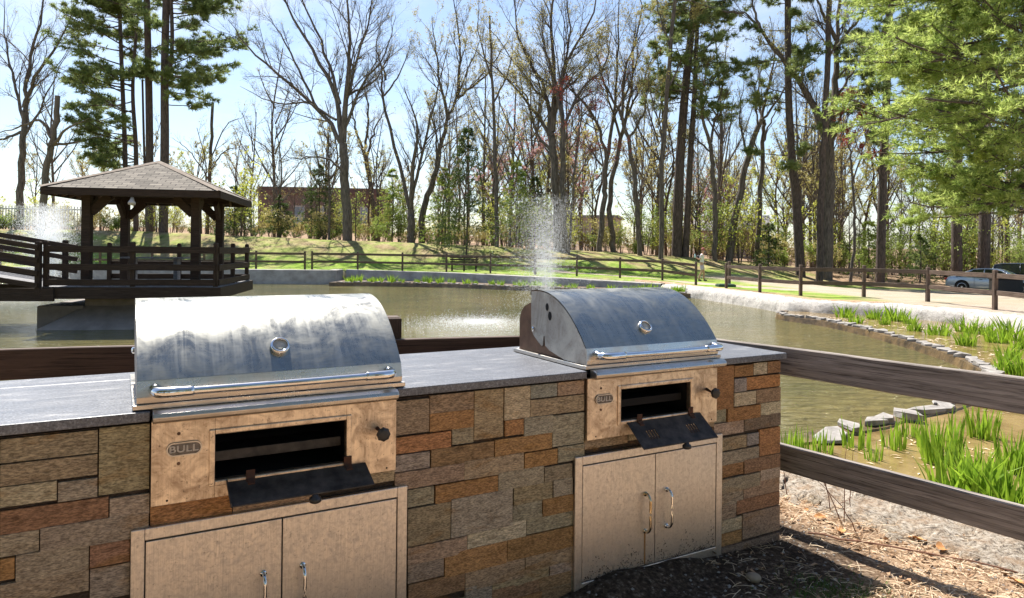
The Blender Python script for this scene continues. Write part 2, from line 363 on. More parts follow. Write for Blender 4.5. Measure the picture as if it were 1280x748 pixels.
# ------------------------------------------------------------------ the stone counter
YAW = R_(29.37)
ORG = np.array([1.377, 3.566, 0.0]); UX = np.array([math.cos(YAW), math.sin(YAW), 0]); VY = np.array([-math.sin(YAW), math.cos(YAW), 0])
def wall(x, y, d=0.0):
    r = ray(x, y); C = np.array([0, 0, CAMH]); t = ((ORG+d*VY-C)@VY)/(r@VY); P = C+t*r
    return float((P-ORG)@UX), float(P[2])
STONE_C = {'g': (.38, .32, .24), 'b': (.385, .295, .195), 'o': (.40, .225, .10), 't': (.54, .435, .32), 's': (.37, .335, .295), 'd': (.25, .19, .135), 'r': (.34, .21, .12)}
def stones_px(sc, ox, oy, items):
    out = []
    for xl, xr, yt, yb, c in items:
        xm = (xl+xr)/2
        a = wall(ox+xl/sc, oy+(yt+yb)/2/sc)[0]; b = wall(ox+xr/sc, oy+(yt+yb)/2/sc)[0]
        z1 = wall(ox+xm/sc, oy+yt/sc)[1]; z0 = wall(ox+xm/sc, oy+yb/sc)[1]
        out.append((a, b, z0, z1, c))
    return out
def build_counter():
    root = empty('stone_counter', ORG, YAW, 'outdoor kitchen counter clad in brown and rust stone with grey granite top', 'counter')
    S = []
    S += stones_px(2.427, 480, 440, [(28,136,145,248,'b'),(137,270,118,180,'b'),(272,360,110,262,'b'),(363,442,100,203,'t'),(443,523,95,138,'s'),(525,606,85,130,'b'),
        (137,270,180,235,'o'),(443,606,137,188,'b'),(365,422,205,252,'o'),(423,510,195,250,'g'),(510,606,188,282,'g'),(30,203,250,300,'o'),(205,270,230,278,'g'),
        (335,508,255,305,'o'),(142,333,283,338,'r'),(30,138,308,358,'g'),(242,422,318,374,'b'),(425,525,300,347,'o'),(526,606,283,330,'g'),(32,242,352,405,'b'),
        (345,483,355,410,'g'),(486,570,343,390,'b'),(155,345,390,445,'o'),(70,150,412,465,'g'),(393,510,400,458,'b'),(512,570,385,435,'g'),(202,388,430,545,'g'),
        (70,200,465,578,'b'),(480,572,438,490,'o'),(390,478,458,508,'g'),(432,572,487,540,'g'),(70,250,575,628,'b'),(252,430,522,585,'t'),(372,572,548,612,'o'),
        (182,370,592,662,'o'),(70,180,632,690,'g'),(428,572,597,652,'b'),(245,425,635,705,'b'),(72,243,685,742,'r'),(502,572,640,688,'g'),(328,500,662,722,'b'),(502,572,690,735,'g'),(245,326,705,760,'g')])
    S += stones_px(3.37, 620, 340, [(918,998,392,578,'o'),(1000,1080,392,440,'o'),(1083,1140,380,432,'t'),(1142,1195,372,425,'r'),(1000,1052,448,505,'s'),(1055,1195,437,490,'o'),
        (1000,1092,505,562,'t'),(1093,1195,490,548,'b'),(918,968,580,635,'g'),(972,1110,566,622,'o'),(1112,1195,548,600,'t'),(915,1040,632,685,'g'),(1042,1195,602,658,'d'),
        (372,553,690,735,'b'),(555,740,655,697,'g'),(742,915,625,664,'b')])
    S += stones_px(3.368, 620, 526, [(946,1052,65,120,'b'),(1055,1105,52,102,'s'),(1107,1195,30,142,'o'),(946,1105,120,175,'g'),(946,1040,178,232,'o'),(1042,1195,150,208,'r'),
        (946,1108,232,290,'g'),(1110,1195,195,245,'t'),(946,1040,290,352,'g'),(1042,1195,250,312,'b'),(946,1010,355,412,'b'),(1012,1195,316,372,'r'),(946,1032,410,465,'t'),
        (1034,1195,372,478,'b'),(946,1032,467,520,'o'),(946,1195,500,575,'d')])
    S += stones_px(2.033, 0, 380, [(-160,-2,350,470,'g'),(0,249,332,392,'b'),(251,380,305,478,'b'),(0,248,395,449,'b'),(-120,-2,472,520,'g'),(0,145,457,508,'t'),(147,248,447,497,'g'),
        (0,276,508,568,'r'),(278,380,487,540,'g'),(0,100,580,636,'g'),(102,378,548,612,'g'),(0,38,645,700,'o'),(40,226,622,692,'g'),(228,330,605,662,'r'),(228,330,665,748,'g'),(0,226,692,748,'b')])
    S += stones_px(3.1975, 140, 514, [(152,480,345,448,'o'),(482,822,325,392,'b'),(824,1127,238,300,'b')])
    m = MB()
    dk = (.07, .052, .04)
    for a_, b_, z0_, z1_ in ((-3.95, -2.75, -.15, .905), (-2.17, -1.12, -.15, .905), (-.55, -.001, -.15, .905), (-2.75, -2.17, -.15, .655), (-1.12, -.55, -.15, .655)):
        m.box(a_, b_, .006, .70, z0_, z1_, dk)                                     # core with dark joints, open behind the grill fronts
    r = random.Random(3)
    gap = .0008
    def stone(a, b, z0, z1, c, face='f'):
        k = STONE_C[c]; f = 1.12*r.uniform(.85, 1.13); col = tuple(min(.6, q*f*r.uniform(.94, 1.06)) for q in k)
        d = r.uniform(.002, .008)
        nx = max(2, int((b-a)/.05)+1); nz = max(2, int((z1-z0)/.04)+1)
        # chipped front face with a little relief
        V = []; seed = r.uniform(0, 50)
        xs = np.linspace(a+gap, b-gap, nx+1); zs = np.linspace(z0+gap, z1-gap, nz+1)
        for z in zs:
            for x in xs:
                edge = min(x-xs[0], xs[-1]-x, z-zs[0], zs[-1]-z) < 1e-6
                h = d+.0016*mnoise.noise((x*14+seed, z*14, 0))+(0 if edge else .0006)
                V.append((x, -h, z))
        n = len(V); W = nx+1
        back = [(x, .02, z) for x, z in ((xs[0], zs[0]), (xs[-1], zs[0]), (xs[-1], zs[-1]), (xs[0], zs[-1]))]
        F = [(j*W+i, j*W+i+1, (j+1)*W+i+1, (j+1)*W+i) for j in range(nz) for i in range(nx)]
        V2 = V+[(x, .02, z) for z in zs for x in xs]
        rim = [i for i in range(W)]+[j*W+nx for j in range(1, nz+1)]+[nz*W+i for i in range(nx-1, -1, -1)]+[j*W for j in range(nz-1, 0, -1)]
        F += [(rim[q], n+rim[q], n+rim[(q+1) % len(rim)], rim[(q+1) % len(rim)]) for q in range(len(rim))]
        V2 = np.array(V2)
        if face == 'e':                                                            # turn the slab round the end of the wall
            V2 = np.stack([-V2[:, 1]-.001, V2[:, 0], V2[:, 2]], 1)
        m.add(V2, F, col=col)
    blocked = [(-2.86, -2.066, .648), (-1.218, -.462, .652)]
    for a, b, z0, z1, c in S:
        if b-a < .012: continue
        stone(a, min(b, .001), max(z0, -.05), min(z1, .905), c)
    # courses in the places the photograph does not reach: lower front and the left end
    def fill(x0, x1, z0, z1, face='f'):
        z = z0
        while z < z1-.02:
            h = min(r.choice([.045, .05, .055, .1]), z1-z)
            x = x0-r.uniform(0, .1)
            while x < x1-.01:
                w = r.uniform(.1, .3)
                a, b = max(x, x0), min(x+w, x1)
                if b-a > .02: stone(a, b, z, z+h, r.choice('ggbbbrgot'), face)
                x += w
            z += h
    fill(-3.95, -3.27, .0, .905); fill(-3.27, -2.91, 0, .33); fill(-2.02, -1.28, 0, .11)
    fill(.008, .70, 0, .905, 'e')
    m.build('stone_cladding', M['stone'], root, colors=True)
    # granite top: back strip and three front pieces between the grills
    t = MB()
    t.box(-3.98, .022, .60, .77, .914, .945)
    for a, b in ((-3.98, -2.862), (-2.062, -1.222), (-.44, .022)): t.box(a, b, -.022, .60, .914, .945)
    t.box(-2.862, -2.062, .05, .60, .914, .940); t.box(-1.222, -.44, .05, .60, .914, .940)
    t.build('countertop', M['granite'], root, bevel=.0035)
    # steel access doors
    def doors(x0, x1, xs, handles, rusty):
        fr = MB(); z0, z1 = .0, .585; w = .038; zi = .05
        fr.box(x0, x0+w, -.018, .004, z0, z1); fr.box(x1-w, x1, -.018, .004, z0, z1)
        fr.box(x0+w, x1-w, -.018, .004, z1-w, z1); fr.box(x0+w, x1-w, -.018, .004, z0, zi)
        fo = fr.build('door_frame', M['steel_door'], root, bevel=.003)
        g = MB(); g.box(x0+w, x1-w, -.006, .004, zi, z1-w); g.build('gap', M['groove'], fo)
        for a, b, hx, mat in ((x0+w+.003, xs-.0018, handles[0], 'dull_gold' if rusty else 'chrome'), (xs+.0018, x1-w-.003, handles[1], 'chrome')):
            d = MB(); d.box(a, b, -.0155, -.004, zi+.004, z1-w-.004)
            do = d.build('cabinet_door', M['steel_door'], root, bevel=.002)
            k_ = 230; gx = rng.uniform(a+.01, b-.01, k_); gz_ = zi+.006+np.abs(rng.normal(0, .020+.012*(1 if rusty else 0), k_))*(1+.8*np.sin(gx*37)); sz = rng.uniform(.0012, .0042, k_); mm = MB()
            ang_ = np.linspace(0, 6.283, 7)[:6]; V = np.stack([gx[:, None]+sz[:, None]*np.cos(ang_)*rng.uniform(.5, 1.2, (k_, 6)), np.full((k_, 6), -.0162), gz_[:, None]+sz[:, None]*np.sin(ang_)*rng.uniform(.5, 1.2, (k_, 6))], -1)
            mm.add(V.reshape(-1, 3), np.arange(6*k_).reshape(-1, 6)).build('mud_splash', M['mud'], do)['kind'] = 'stuff'
            h = MB(); hz0, hz1 = .207, .372
            P = smoothpath([(hx, -.014, hz1), (hx, -.035, hz1), (hx, -.050, hz1-.018), (hx, -.052, hz1-.04), (hx, -.052, hz0+.04), (hx, -.050, hz0+.018), (hx, -.035, hz0), (hx, -.014, hz0)], 36)
            h.tube(P, .0062, 12)
            for hz in (hz0, hz1): h.lathe([(0, 0), (.0105, 0), (.0105, .005), (0, .005)], 14, M=Matrix.Translation((hx, -.0155, hz)) @ Matrix.Rotation(R_(90), 4, 'X'))
            h.build('handle', M[mat], do, smooth=True)
            if rusty and hx < xs:
                s = MB(); s.box(hx-.005, hx+.004, -.0162, -.0150, zi+.01, hz0-.006)
                s.build('rust_streak', M['streak'], do)
    g = np.random.default_rng(9)
    M['mud'] = basic('dried_mud', (.05, .038, .028), (.10, .075, .055), 40, .9)
    M['streak'] = basic('rust_streak', (.30, .16, .05), (.36, .23, .12), 30, .5, .6)
    doors(-2.911, -2.019, -2.463, (-2.523, -2.395), False)
    doors(-1.274, -.420, -.835, (-.893, -.768), True)
    return root
counter = build_counter()

# ------------------------------------------------------------------ the two grills
def text_mesh(body, size, extrude):
    cu = bpy.data.curves.new('lettering', 'FONT'); cu.body = body; cu.size = size; cu.extrude = extrude; cu.align_x = 'CENTER'; cu.align_y = 'CENTER'
    cu.space_character = 1.05; cu.offset = size*.022
    o = bpy.data.objects.new('lettering', cu); COL.objects.link(o); bpy.context.view_layer.update()
    me = bpy.data.meshes.new_from_object(o); bpy.data.objects.remove(o); bpy.data.curves.remove(cu); return me
HP = [(.000, .962), (-.002, .985), (.012, 1.034), (.040, 1.070), (.076, 1.110), (.120, 1.152), (.172, 1.192), (.230, 1.225), (.292, 1.248), (.350, 1.2595), (.41, 1.2625), (.468, 1.258)]
def build_grill(x0, x1, hx0, hx1, label, op, logo, flap, flap_drop, vents, knob, th, side_holes, hs):
    """x0..x1 front panel, hx0..hx1 hood, all in the counter's frame; base point = panel middle"""
    mid = (x0+x1)/2
    P = ORG+UX*mid
    root = empty('built_in_grill', P, YAW, label, 'grill', 'charcoal grills built into the stone counter')
    X = lambda x: x-mid
    y0 = -.020
    # front panel around the ash opening
    f = MB(); oz0, oz1 = op[2], op[3]; ox0, ox1 = X(op[0]), X(op[1]); a, b = X(x0), X(x1)
    f.box(a, ox0, y0, .004, .649, .912); f.box(ox1, b, y0, .004, .649, .912); f.box(ox0, ox1, y0, .004, .649, oz0); f.box(ox0, ox1, y0, .004, oz1, .912)
    pa = f.build('front_panel', M['steel_panel'], root, bevel=.0015)
    fr = MB(); w = .018
    for q in ((ox0-w, ox0, oz0-w, oz1+w), (ox1, ox1+w, oz0-w, oz1+w), (ox0, ox1, oz1, oz1+w), (ox0, ox1, oz0-w, oz0)):
        fr.box(q[0], q[1], y0-.006, y0+.001, q[2], q[3])
    fr.build('opening_frame', M['steel_panel'], pa, bevel=.004)
    # firebox seen through the opening
    fb = MB(); z0, z1 = oz0-.02, oz1+.03
    z0, z1 = max(z0, .665), z1; fb.box(ox0-.03, ox1+.03, .30, .31, z0, z1); fb.box(ox0-.03, ox0-.022, .004, .30, z0, z1); fb.box(ox1+.022, ox1+.03, .004, .30, z0, z1)
    fb.box(ox0-.03, ox1+.03, .004, .30, z0-.006, z0); fb.box(ox0-.03, ox1+.03, .004, .30, z1, z1+.006)
    fi = fb.build('firebox', M['black'], root)
    tr = MB(); tr.box(ox0+.004, ox1-.004, .035, .045, oz0+.045, oz0+.078); tr.box(ox0+.004, ox1-.004, .045, .26, oz0+.045, oz0+.05)
    tr.build('ash_tray', M['black'] if vents else M['soot'], fi, bevel=.002)
    # rounded ledge under the hood
    lg = MB(); pts = [(-.004, .914), (-.022, .907), (-.040, .909), (-.052, .918), (-.056, .929), (-.050, .940), (-.034, .947), (-.004, .947)]
    lg.prism(pts, 'x', X(hs[0]), X(hs[1])); lgo = lg.build('front_ledge', M['steel_band'], root, bevel=.003)
    # flange on the granite
    fl = MB(); A, B = X(hx0)-.012, X(hx1)+.012
    fl.box(A, A+.018, .012, .62, .9455, .962); fl.box(B-.018, B, .012, .62, .9455, .962); fl.box(A+.018, B-.018, .60, .62, .9455, .962)
    fl.box(A, B, -.008, .012, .948, .964)
    fl.build('base_flange', M['steel_band'], root, bevel=.002)
    # hood: curved sheet, band at its foot, two end plates
    hp = smoothpath([(0, y, z) for y, z in HP[2:]], 40)[:, 1:]
    hp = np.concatenate([hp, [[.474, 1.250], [.474, 1.235]]])
    th_ = .003; tn = np.gradient(hp, axis=0); tn /= np.linalg.norm(tn, axis=1, keepdims=True); nrm = np.stack([tn[:, 1], -tn[:, 0]], 1)
    hA, hB = X(hx0), X(hx1); n = len(hp); nx = 30; V = []
    for off in (0, th_):
        for i, x in enumerate(np.linspace(hA, hB, nx+1)):
            for j in range(n):
                y, z = hp[j]-nrm[j]*off
                wv = .0012*mnoise.noise((x*3.1, j*.17, hx0*5)) if off == 0 else 0
                V.append((x, y+wv, z+wv))
    F = [(i*n+j, (i+1)*n+j, (i+1)*n+j+1, i*n+j+1) for i in range(nx) for j in range(n-1)]
    off = (nx+1)*n
    F += [(off+a_, off+b_, off+c_, off+d_) for a_, d_, c_, b_ in F]
    h = MB().add(V, F); ho = h.build('hood', M['steel_hood'], root, smooth=True)
    bd = MB(); pr = [(HP[2][0]-.0015, HP[2][1]+.003), (HP[2][0]-.003, HP[2][1]), (HP[1][0]-.001, HP[1][1]), (.0, .966), (.006, .966), (.004, .985), (HP[2][0]+.004, HP[2][1])]
    bd.prism(pr, 'x', hA-.001, hB+.001); bd.build('hood_band', M['steel_band'], ho, bevel=.001)
    side_out = [(.003, .966), (.005, .986)]+[tuple(p) for p in hp[::3]]+[(.470, 1.20), (.466, 1.074), (.445, 1.048), (.400, 1.02), (.368, 1.004), (.358, 1.012), (.354, 1.052), (.345, 1.054), (.338, 1.010), (.300, .992), (.175, .966)]
    for x, inward in ((hA, 1), (hB, -1)):
        sp = MB(); sp.prism([(y+.001, z-.0025) for y, z in side_out], 'x', x+.0005*inward, x+.004*inward)
        so = sp.build('end_plate', M['steel_side'], root)
        if side_holes:
            hh = MB()
            for (y, z, r_) in ((.325, 1.19, .013), (.30, 1.15, .015)):
                hh.lathe([(0, 0), (r_, 0), (r_*.9, .0012), (0, .0012)], 16, M=Matrix.Translation((x-.0002*inward, y, z)) @ Matrix.Rotation(R_(-90)*inward, 4, 'Y') @ Matrix.Scale(1.4, 4, (1, 0, 0)))
            hh.build('hole', M['black'], so)
        pv = MB(); pv.lathe([(0, 0), (.012, 0), (.012, .006), (.006, .010), (0, .010)], 12, M=Matrix.Translation((x, .445, 1.075)) @ Matrix.Rotation(R_(-90)*inward, 4, 'Y'))
        pv.build('pivot_bolt', M['chrome'], so, smooth=False)
        rp = MB(); rp.prism([(.17, .964), (.59, .964), (.592, 1.08), (.588, 1.122), (.575, 1.150), (.55, 1.175), (.50, 1.195), (.44, 1.20), (.36, 1.10), (.30, 1.0)], 'x', x+.007*inward, x+.010*inward)
        rp.build('back_plate', M['rust_plate'], root)
    bk = MB(); bk.box(hA+.01, hB-.01, .588, .592, .964, 1.12); bk.box(hA+.01, hB-.01, .44, .60, .956, .962)
    bk.prism([(.590, 1.12), (.575, 1.152), (.55, 1.176), (.50, 1.197), (.44, 1.202), (.44, 1.198), (.50, 1.192), (.548, 1.172), (.571, 1.150), (.586, 1.12)], 'x', hA+.012, hB-.012)
    bk.build('back_wall', M['rust_plate'], root)
    # tubular handle with elbows
    hd = MB(); e0, e1 = hA+.050, hB-.050 if not side_holes else hB-.03; hz = 1.006; yb = .002
    Pp = smoothpath([(e0, yb, hz), (e0, -.030, hz), (e0+.010, -.052, hz), (e0+.035, -.060, hz), (e0+.10, -.060, hz), ((e0+e1)/2, -.060, hz-.001), (e1-.10, -.060, hz), (e1-.035, -.060, hz), (e1-.010, -.052, hz), (e1, -.030, hz), (e1, yb, hz)], 90)
    hd.tube(Pp, .0125, 14); hob = hd.build('lid_handle', M['chrome'], root, smooth=True)
    for sgn, e in ((1, e0), (-1, e1)):
        eb = MB()
        q = smoothpath([(e, yb, hz), (e, -.030, hz), (e+sgn*.010, -.052, hz), (e+sgn*.035, -.060, hz), (e+sgn*.105, -.060, hz)], 30)
        rr = np.full(30, .0165); rr[-4:] = .0155; rr[:3] = .019
        eb.tube(q, rr, 16)
        eb.build('elbow', M['chrome'], hob, smooth=True)
    # thermometer
    tx, tz = X(th[0]), th[1]; j = int(np.argmin(abs(hp[:30, 1]-tz))); ty = hp[j, 0]; nn = nrm[j]
    Z = Vector((0, -abs(nn[0]), abs(nn[1]))).normalized(); q = Vector((0, 0, 1)).rotation_difference(Z)
    T = Matrix.Translation((tx, ty, tz)) @ q.to_matrix().to_4x4()
    t = MB(); t.lathe([(0, -.002), (.033, -.002), (.034, .006), (.033, .016), (.030, .021), (.0255, .022), (.0245, .018), (.0245, .012)], 32, M=T)
    to = t.build('thermometer', M['chrome'], root, smooth=True)
    t = MB(); t.lathe([(0, .0135), (.0245, .0135)], 28, M=T); t.lathe([(0, .0150), (.014, .0150), (.014, .0137)], 24, M=T)
    t.build('dial', M['glass_dial'], to)
    # logo badge: raised oval ring and letters
    lx0, lx1, lz0, lz1 = logo; lx, lz = X((lx0+lx1)/2), (lz0+lz1)/2; hw, hh_ = (lx1-lx0)/2, (lz1-lz0)/2
    def oval(s, k=32):
        o = []
        for i in range(k):
            t_ = 2*math.pi*i/k; o.append((lx+(hw-hh_)*(1 if math.cos(t_) > 0 else -1)+hh_*s*math.cos(t_), lz+hh_*s*math.sin(t_)))
        return o
    bg = MB(); bg.prism(oval(1.0), 'y', y0-.004, y0); bo = bg.build('badge', M['badge'], root, bevel=.001)
    ring = MB(); o1, o2 = oval(.98), oval(.80); k = len(o1)
    V = [(p, y0-.0062, q_) for p, q_ in o1]+[(p, y0-.0062, q_) for p, q_ in o2]+[(p, y0-.0035, q_) for p, q_ in o1]+[(p, y0-.0035, q_) for p, q_ in o2]
    F = [(i, (i+1) % k, k+(i+1) % k, k+i) for i in range(k)]+[(i, 2*k+i, 2*k+(i+1) % k, (i+1) % k) for i in range(k)]+[(k+i, k+(i+1) % k, 3*k+(i+1) % k, 3*k+i) for i in range(k)]
    ring.add(V, F); ring.build('badge_rim', M['steel_band'], bo)
    tm = text_mesh('BULL', hh_*1.35, .0014); lo = link('lettering', tm, M['steel_side'], bo)
    lo.matrix_local = Matrix.Translation((lx-.002, y0-.0052, lz)) @ Matrix.Rotation(R_(90), 4, 'X') @ Matrix.Scale(1.22, 4, (1, 0, 0))
    # screws and holes
    sc = MB()
    for z in (lz1+.026, lz0-.024):
        sc.lathe([(0, 0), (.0055, 0), (.0048, .0025), (0, .0035)], 10, M=Matrix.Translation((lx-.016, y0, z)) @ Matrix.Rotation(R_(90), 4, 'X'))
    sc.build('screw', M['rust_plate'], pa)
    sc = MB()
    for x in (a+.045, b-.035): sc.lathe([(0, 0), (.0035, 0), (.0035, .0006), (0, .0006)], 10, M=Matrix.Translation((x, y0, .662)) @ Matrix.Rotation(R_(90), 4, 'X'))
    sc.build('screw_hole', M['black'], pa)
    # fallen ash door on two hinges
    hx_0, hx_1 = X(flap[0]), X(flap[1]); L, drop = flap_drop; ang = math.atan2(drop, L)
    fd = empty('tmp'); bpy.data.objects.remove(fd)
    V2 = []; m = MB(); ca, sa = math.cos(ang), math.sin(ang); LL = math.hypot(L, drop)
    def fp(x, s, t): return (x, y0-.006-s*ca-t*sa*0, oz0-.012-s*sa+t)
    def slab(xa, xb, s0, s1, t0=0, t1=.0035):
        V = [fp(x, s, t_) for t_ in (t0, t1) for s in (s0, s1) for x in (xa, xb)]
        m.add(V, [(0, 2, 3, 1), (4, 5, 7, 6), (0, 1, 5, 4), (2, 6, 7, 3), (0, 4, 6, 2), (1, 3, 7, 5)])
    if vents:
        s0, s1 = LL*.36, LL*.72; slab(hx_0, hx_1, 0, s0); slab(hx_0, hx_1, s1, LL)
        vx = [hx_0+(hx_1-hx_0)*(.16+.035*i) for i in range(4)]+[hx_0+(hx_1-hx_0)*(.70+.035*i) for i in range(4)]
        cur = hx_0
        for x in vx: slab(cur, x, s0, s1); cur = x+.006
        slab(cur, hx_1, s0, s1)
    else:
        slab(hx_0, hx_1, 0, LL)
    slab(hx_0, hx_0+.004, 0, LL, .0035, .012) if not vents else None
    fo = m.build('ash_door', M['soot'], root)
    for xx in (hx_0+(hx_1-hx_0)*.16, hx_1-(hx_1-hx_0)*.14):
        hg = MB(); hg.box(xx-.014, xx+.014, y0-.0105, y0-.006, oz0-.014, oz0+.022); hg.tube([(xx-.014, y0-.013, oz0-.012), (xx+.014, y0-.013, oz0-.012)], .0055, 8)
        V = [fp(x, s, t_) for t_ in (.004, .008) for s in (0.004, .03) for x in (xx-.011, xx+.011)]
        hg.add(V, [(0, 2, 3, 1), (4, 5, 7, 6), (0, 1, 5, 4), (2, 6, 7, 3), (0, 4, 6, 2), (1, 3, 7, 5)])
        hg.build('hinge', M['rust'], fo, bevel=.001)
    def knob_shape(Mx, r_=.019):
        kb = MB(); prof = [(0, 0), (r_*.5, 0), (r_*.55, .006), (r_*.9, .010), (r_, .016), (r_*.96, .024), (r_*.6, .028), (0, .029)]
        kb.lathe(prof, 24, M=Mx); V = kb.V[0]
        return kb
    ex = (hx_0+hx_1)/2+.03
    kp = fp(ex, LL-.004, -.002)
    kb = knob_shape(Matrix.Translation(kp) @ Matrix.Rotation(R_(180)-ang*0, 4, 'X'), .020); kb.build('door_knob', M['black_plastic'], fo, smooth=True)
    # damper knob on its stem
    kx, kz = X(knob[0]), knob[1]
    st = MB(); st.tube([(kx-.004, y0, kz+.01), (kx, y0-.022, kz+.003), (kx, y0-.042, kz)], [.007, .005, .005], 10); so = st.build('damper_stem', M['rust'], root, smooth=True)
    kb = knob_shape(Matrix.Translation((kx, y0-.038, kz)) @ Matrix.Rotation(R_(90), 4, 'X'), .024)
    V = kb.V[0]; c0 = np.array([kx, 0, kz]); aa = np.arctan2(V[:, 2]-kz, V[:, 0]-kx); rr = np.hypot(V[:, 2]-kz, V[:, 0]-kx)
    sc_ = 1+.07*np.cos(aa*8)*(rr > .015); V[:, 0] = kx+(V[:, 0]-kx)*sc_; V[:, 2] = kz+(V[:, 2]-kz)*sc_
    kb.build('damper_knob', M['black_plastic'], so, smooth=False)
    return root
M['badge'] = basic('badge_recess', (.10, .09, .085), (.2, .18, .165), 60, .45, .8)
grill_a = build_grill(-2.858, -2.066, -2.898, -2.040, 'larger stainless steel grill at the left with a streaky hood and plain ash door', (-2.676, -2.250, .704, .852),
    (-2.817, -2.714, .797, .841), (-2.642, -2.182), (.105, .046), False, (-2.134, .800), (-2.462, 1.105), False, (-2.856, -2.068))
grill_b = build_grill(-1.217, -.463, -1.206, -.440, 'smaller steel grill at the right with holed end plate and slotted ash door', (-1.041, -.634, .714, .852),
    (-1.179, -1.083, .798, .840), (-1.010, -.578), (.115, .088), True, (-.530, .799), (-.838, 1.100), True, (-1.195, -.435))

# ------------------------------------------------------------------ terrain
WZ, BZ = -.49, -.375
POND = np.array([(-75, 37), (-14.6, 38), (-9.7, 38.2), (-9.5, 40.0), (-3.5, 38.9), (2.5, 36), (6.9, 32.3), (8.1, 29), (8.8, 25), (9.0, 22.6), (9.7, 21.6), (11.2, 20.6), (12.2, 18.6), (12.3, 16.5),
                 (12.6, 12), (11, 7), (8, 3.5), (4.9, 1.0), (3.75, 2.1), (2.76, 3.58), (1.98, 4.72), (1.0, 5.3), (-3, 4.6), (-8, 3.2), (-20, -1), (-75, -10)], float)
def poly_sd(X, Y, P):
    """signed distance to polygon, negative inside"""
    X = np.asarray(X, float); Y = np.asarray(Y, float); d = np.full(X.shape, 1e9); ins = np.zeros(X.shape, bool)
    for i in range(len(P)):
        a, b = P[i], P[(i+1) % len(P)]; e = b-a; L = e@e
        t = np.clip(((X-a[0])*e[0]+(Y-a[1])*e[1])/L, 0, 1)
        d = np.minimum(d, np.hypot(X-a[0]-t*e[0], Y-a[1]-t*e[1]))
        c = ((a[1] <= Y) & (b[1] > Y)) | ((b[1] <= Y) & (a[1] > Y))
        xi = a[0]+(Y-a[1])/(b[1]-a[1]+1e-12)*(b[0]-a[0]); ins ^= c & (X < xi)
    return np.where(ins, -d, d)
def ss(a, b, x): t = np.clip((x-a)/(b-a), 0, 1); return t*t*(3-2*t)
def vnoise(X, Y, f, s=0):
    """cheap smooth noise from sines"""
    return (np.sin(X*f*1.3+s)+np.sin(Y*f*1.7+s*2.1+X*f*.6)+np.sin((X-Y)*f*2.3+s*.7)*.6+np.sin((X*.8+Y*1.1)*f*4.1+s)*.35)/2.95
def ground_z(X, Y):
    X = np.asarray(X, float); Y = np.asarray(Y, float)
    sd = poly_sd(X, Y, POND)
    far = ss(20, 34, Y)
    base = far*np.interp(X, [-12, -3.5, 1.2, 5.6, 7.5, 8.6], [.24, .2, .186, .12, .065, -.05])
    Xp = [-200, -30, -20, 0, 13, 20, 26, 33, 60, 200]; T = np.interp(X, Xp, [2.8, 2.7, 2.35, 1.75, 1.15, .75, .0, -.35, -.3, 0])
    rise = ss(43.5, 53, Y+vnoise(X, Y, .25)*1.2)
    z = base+(T-base)*rise
    lot = ss(13.5, 22, X)*ss(24, 37, Y)*(1-ss(46, 56, Y)); z = z*(1-lot)+(-.72)*lot
    z = z+ss(66, 110, Y)*1.8+ss(110, 400, Y)*3
    z = z+.05*vnoise(X, Y, .6, 3)*ss(40, 46, Y)+.018*vnoise(X, Y, 2.1, 1)*ss(.6, 1.6, sd)
    # small heap of soil against the right doors, flat elsewhere round the counter
    lx = (X-ORG[0])*UX[0]+(Y-ORG[1])*UX[1]; ly = (X-ORG[0])*VY[0]+(Y-ORG[1])*VY[1]
    z = z+(.045+.012*vnoise(X, Y, 14))*np.exp(-((lx+.95)/.34)**4-((ly+.02)/.13)**2)+.016*vnoise(X, Y, 9, 2)*np.exp(-((ly+.1)/.35)**2)*(np.abs(lx+1.6) < 2.2)
    fr_ = ss(15, 22, Y); inside = np.clip((sd-(.26*fr_+.20))/(-.55-.1*fr_), 0, 1); inside = inside**.8; z = z*(1-inside)+(-1.15)*inside
    return z, sd
gz = lambda x, y: float(ground_z(np.array([x]), np.array([y]))[0][0])
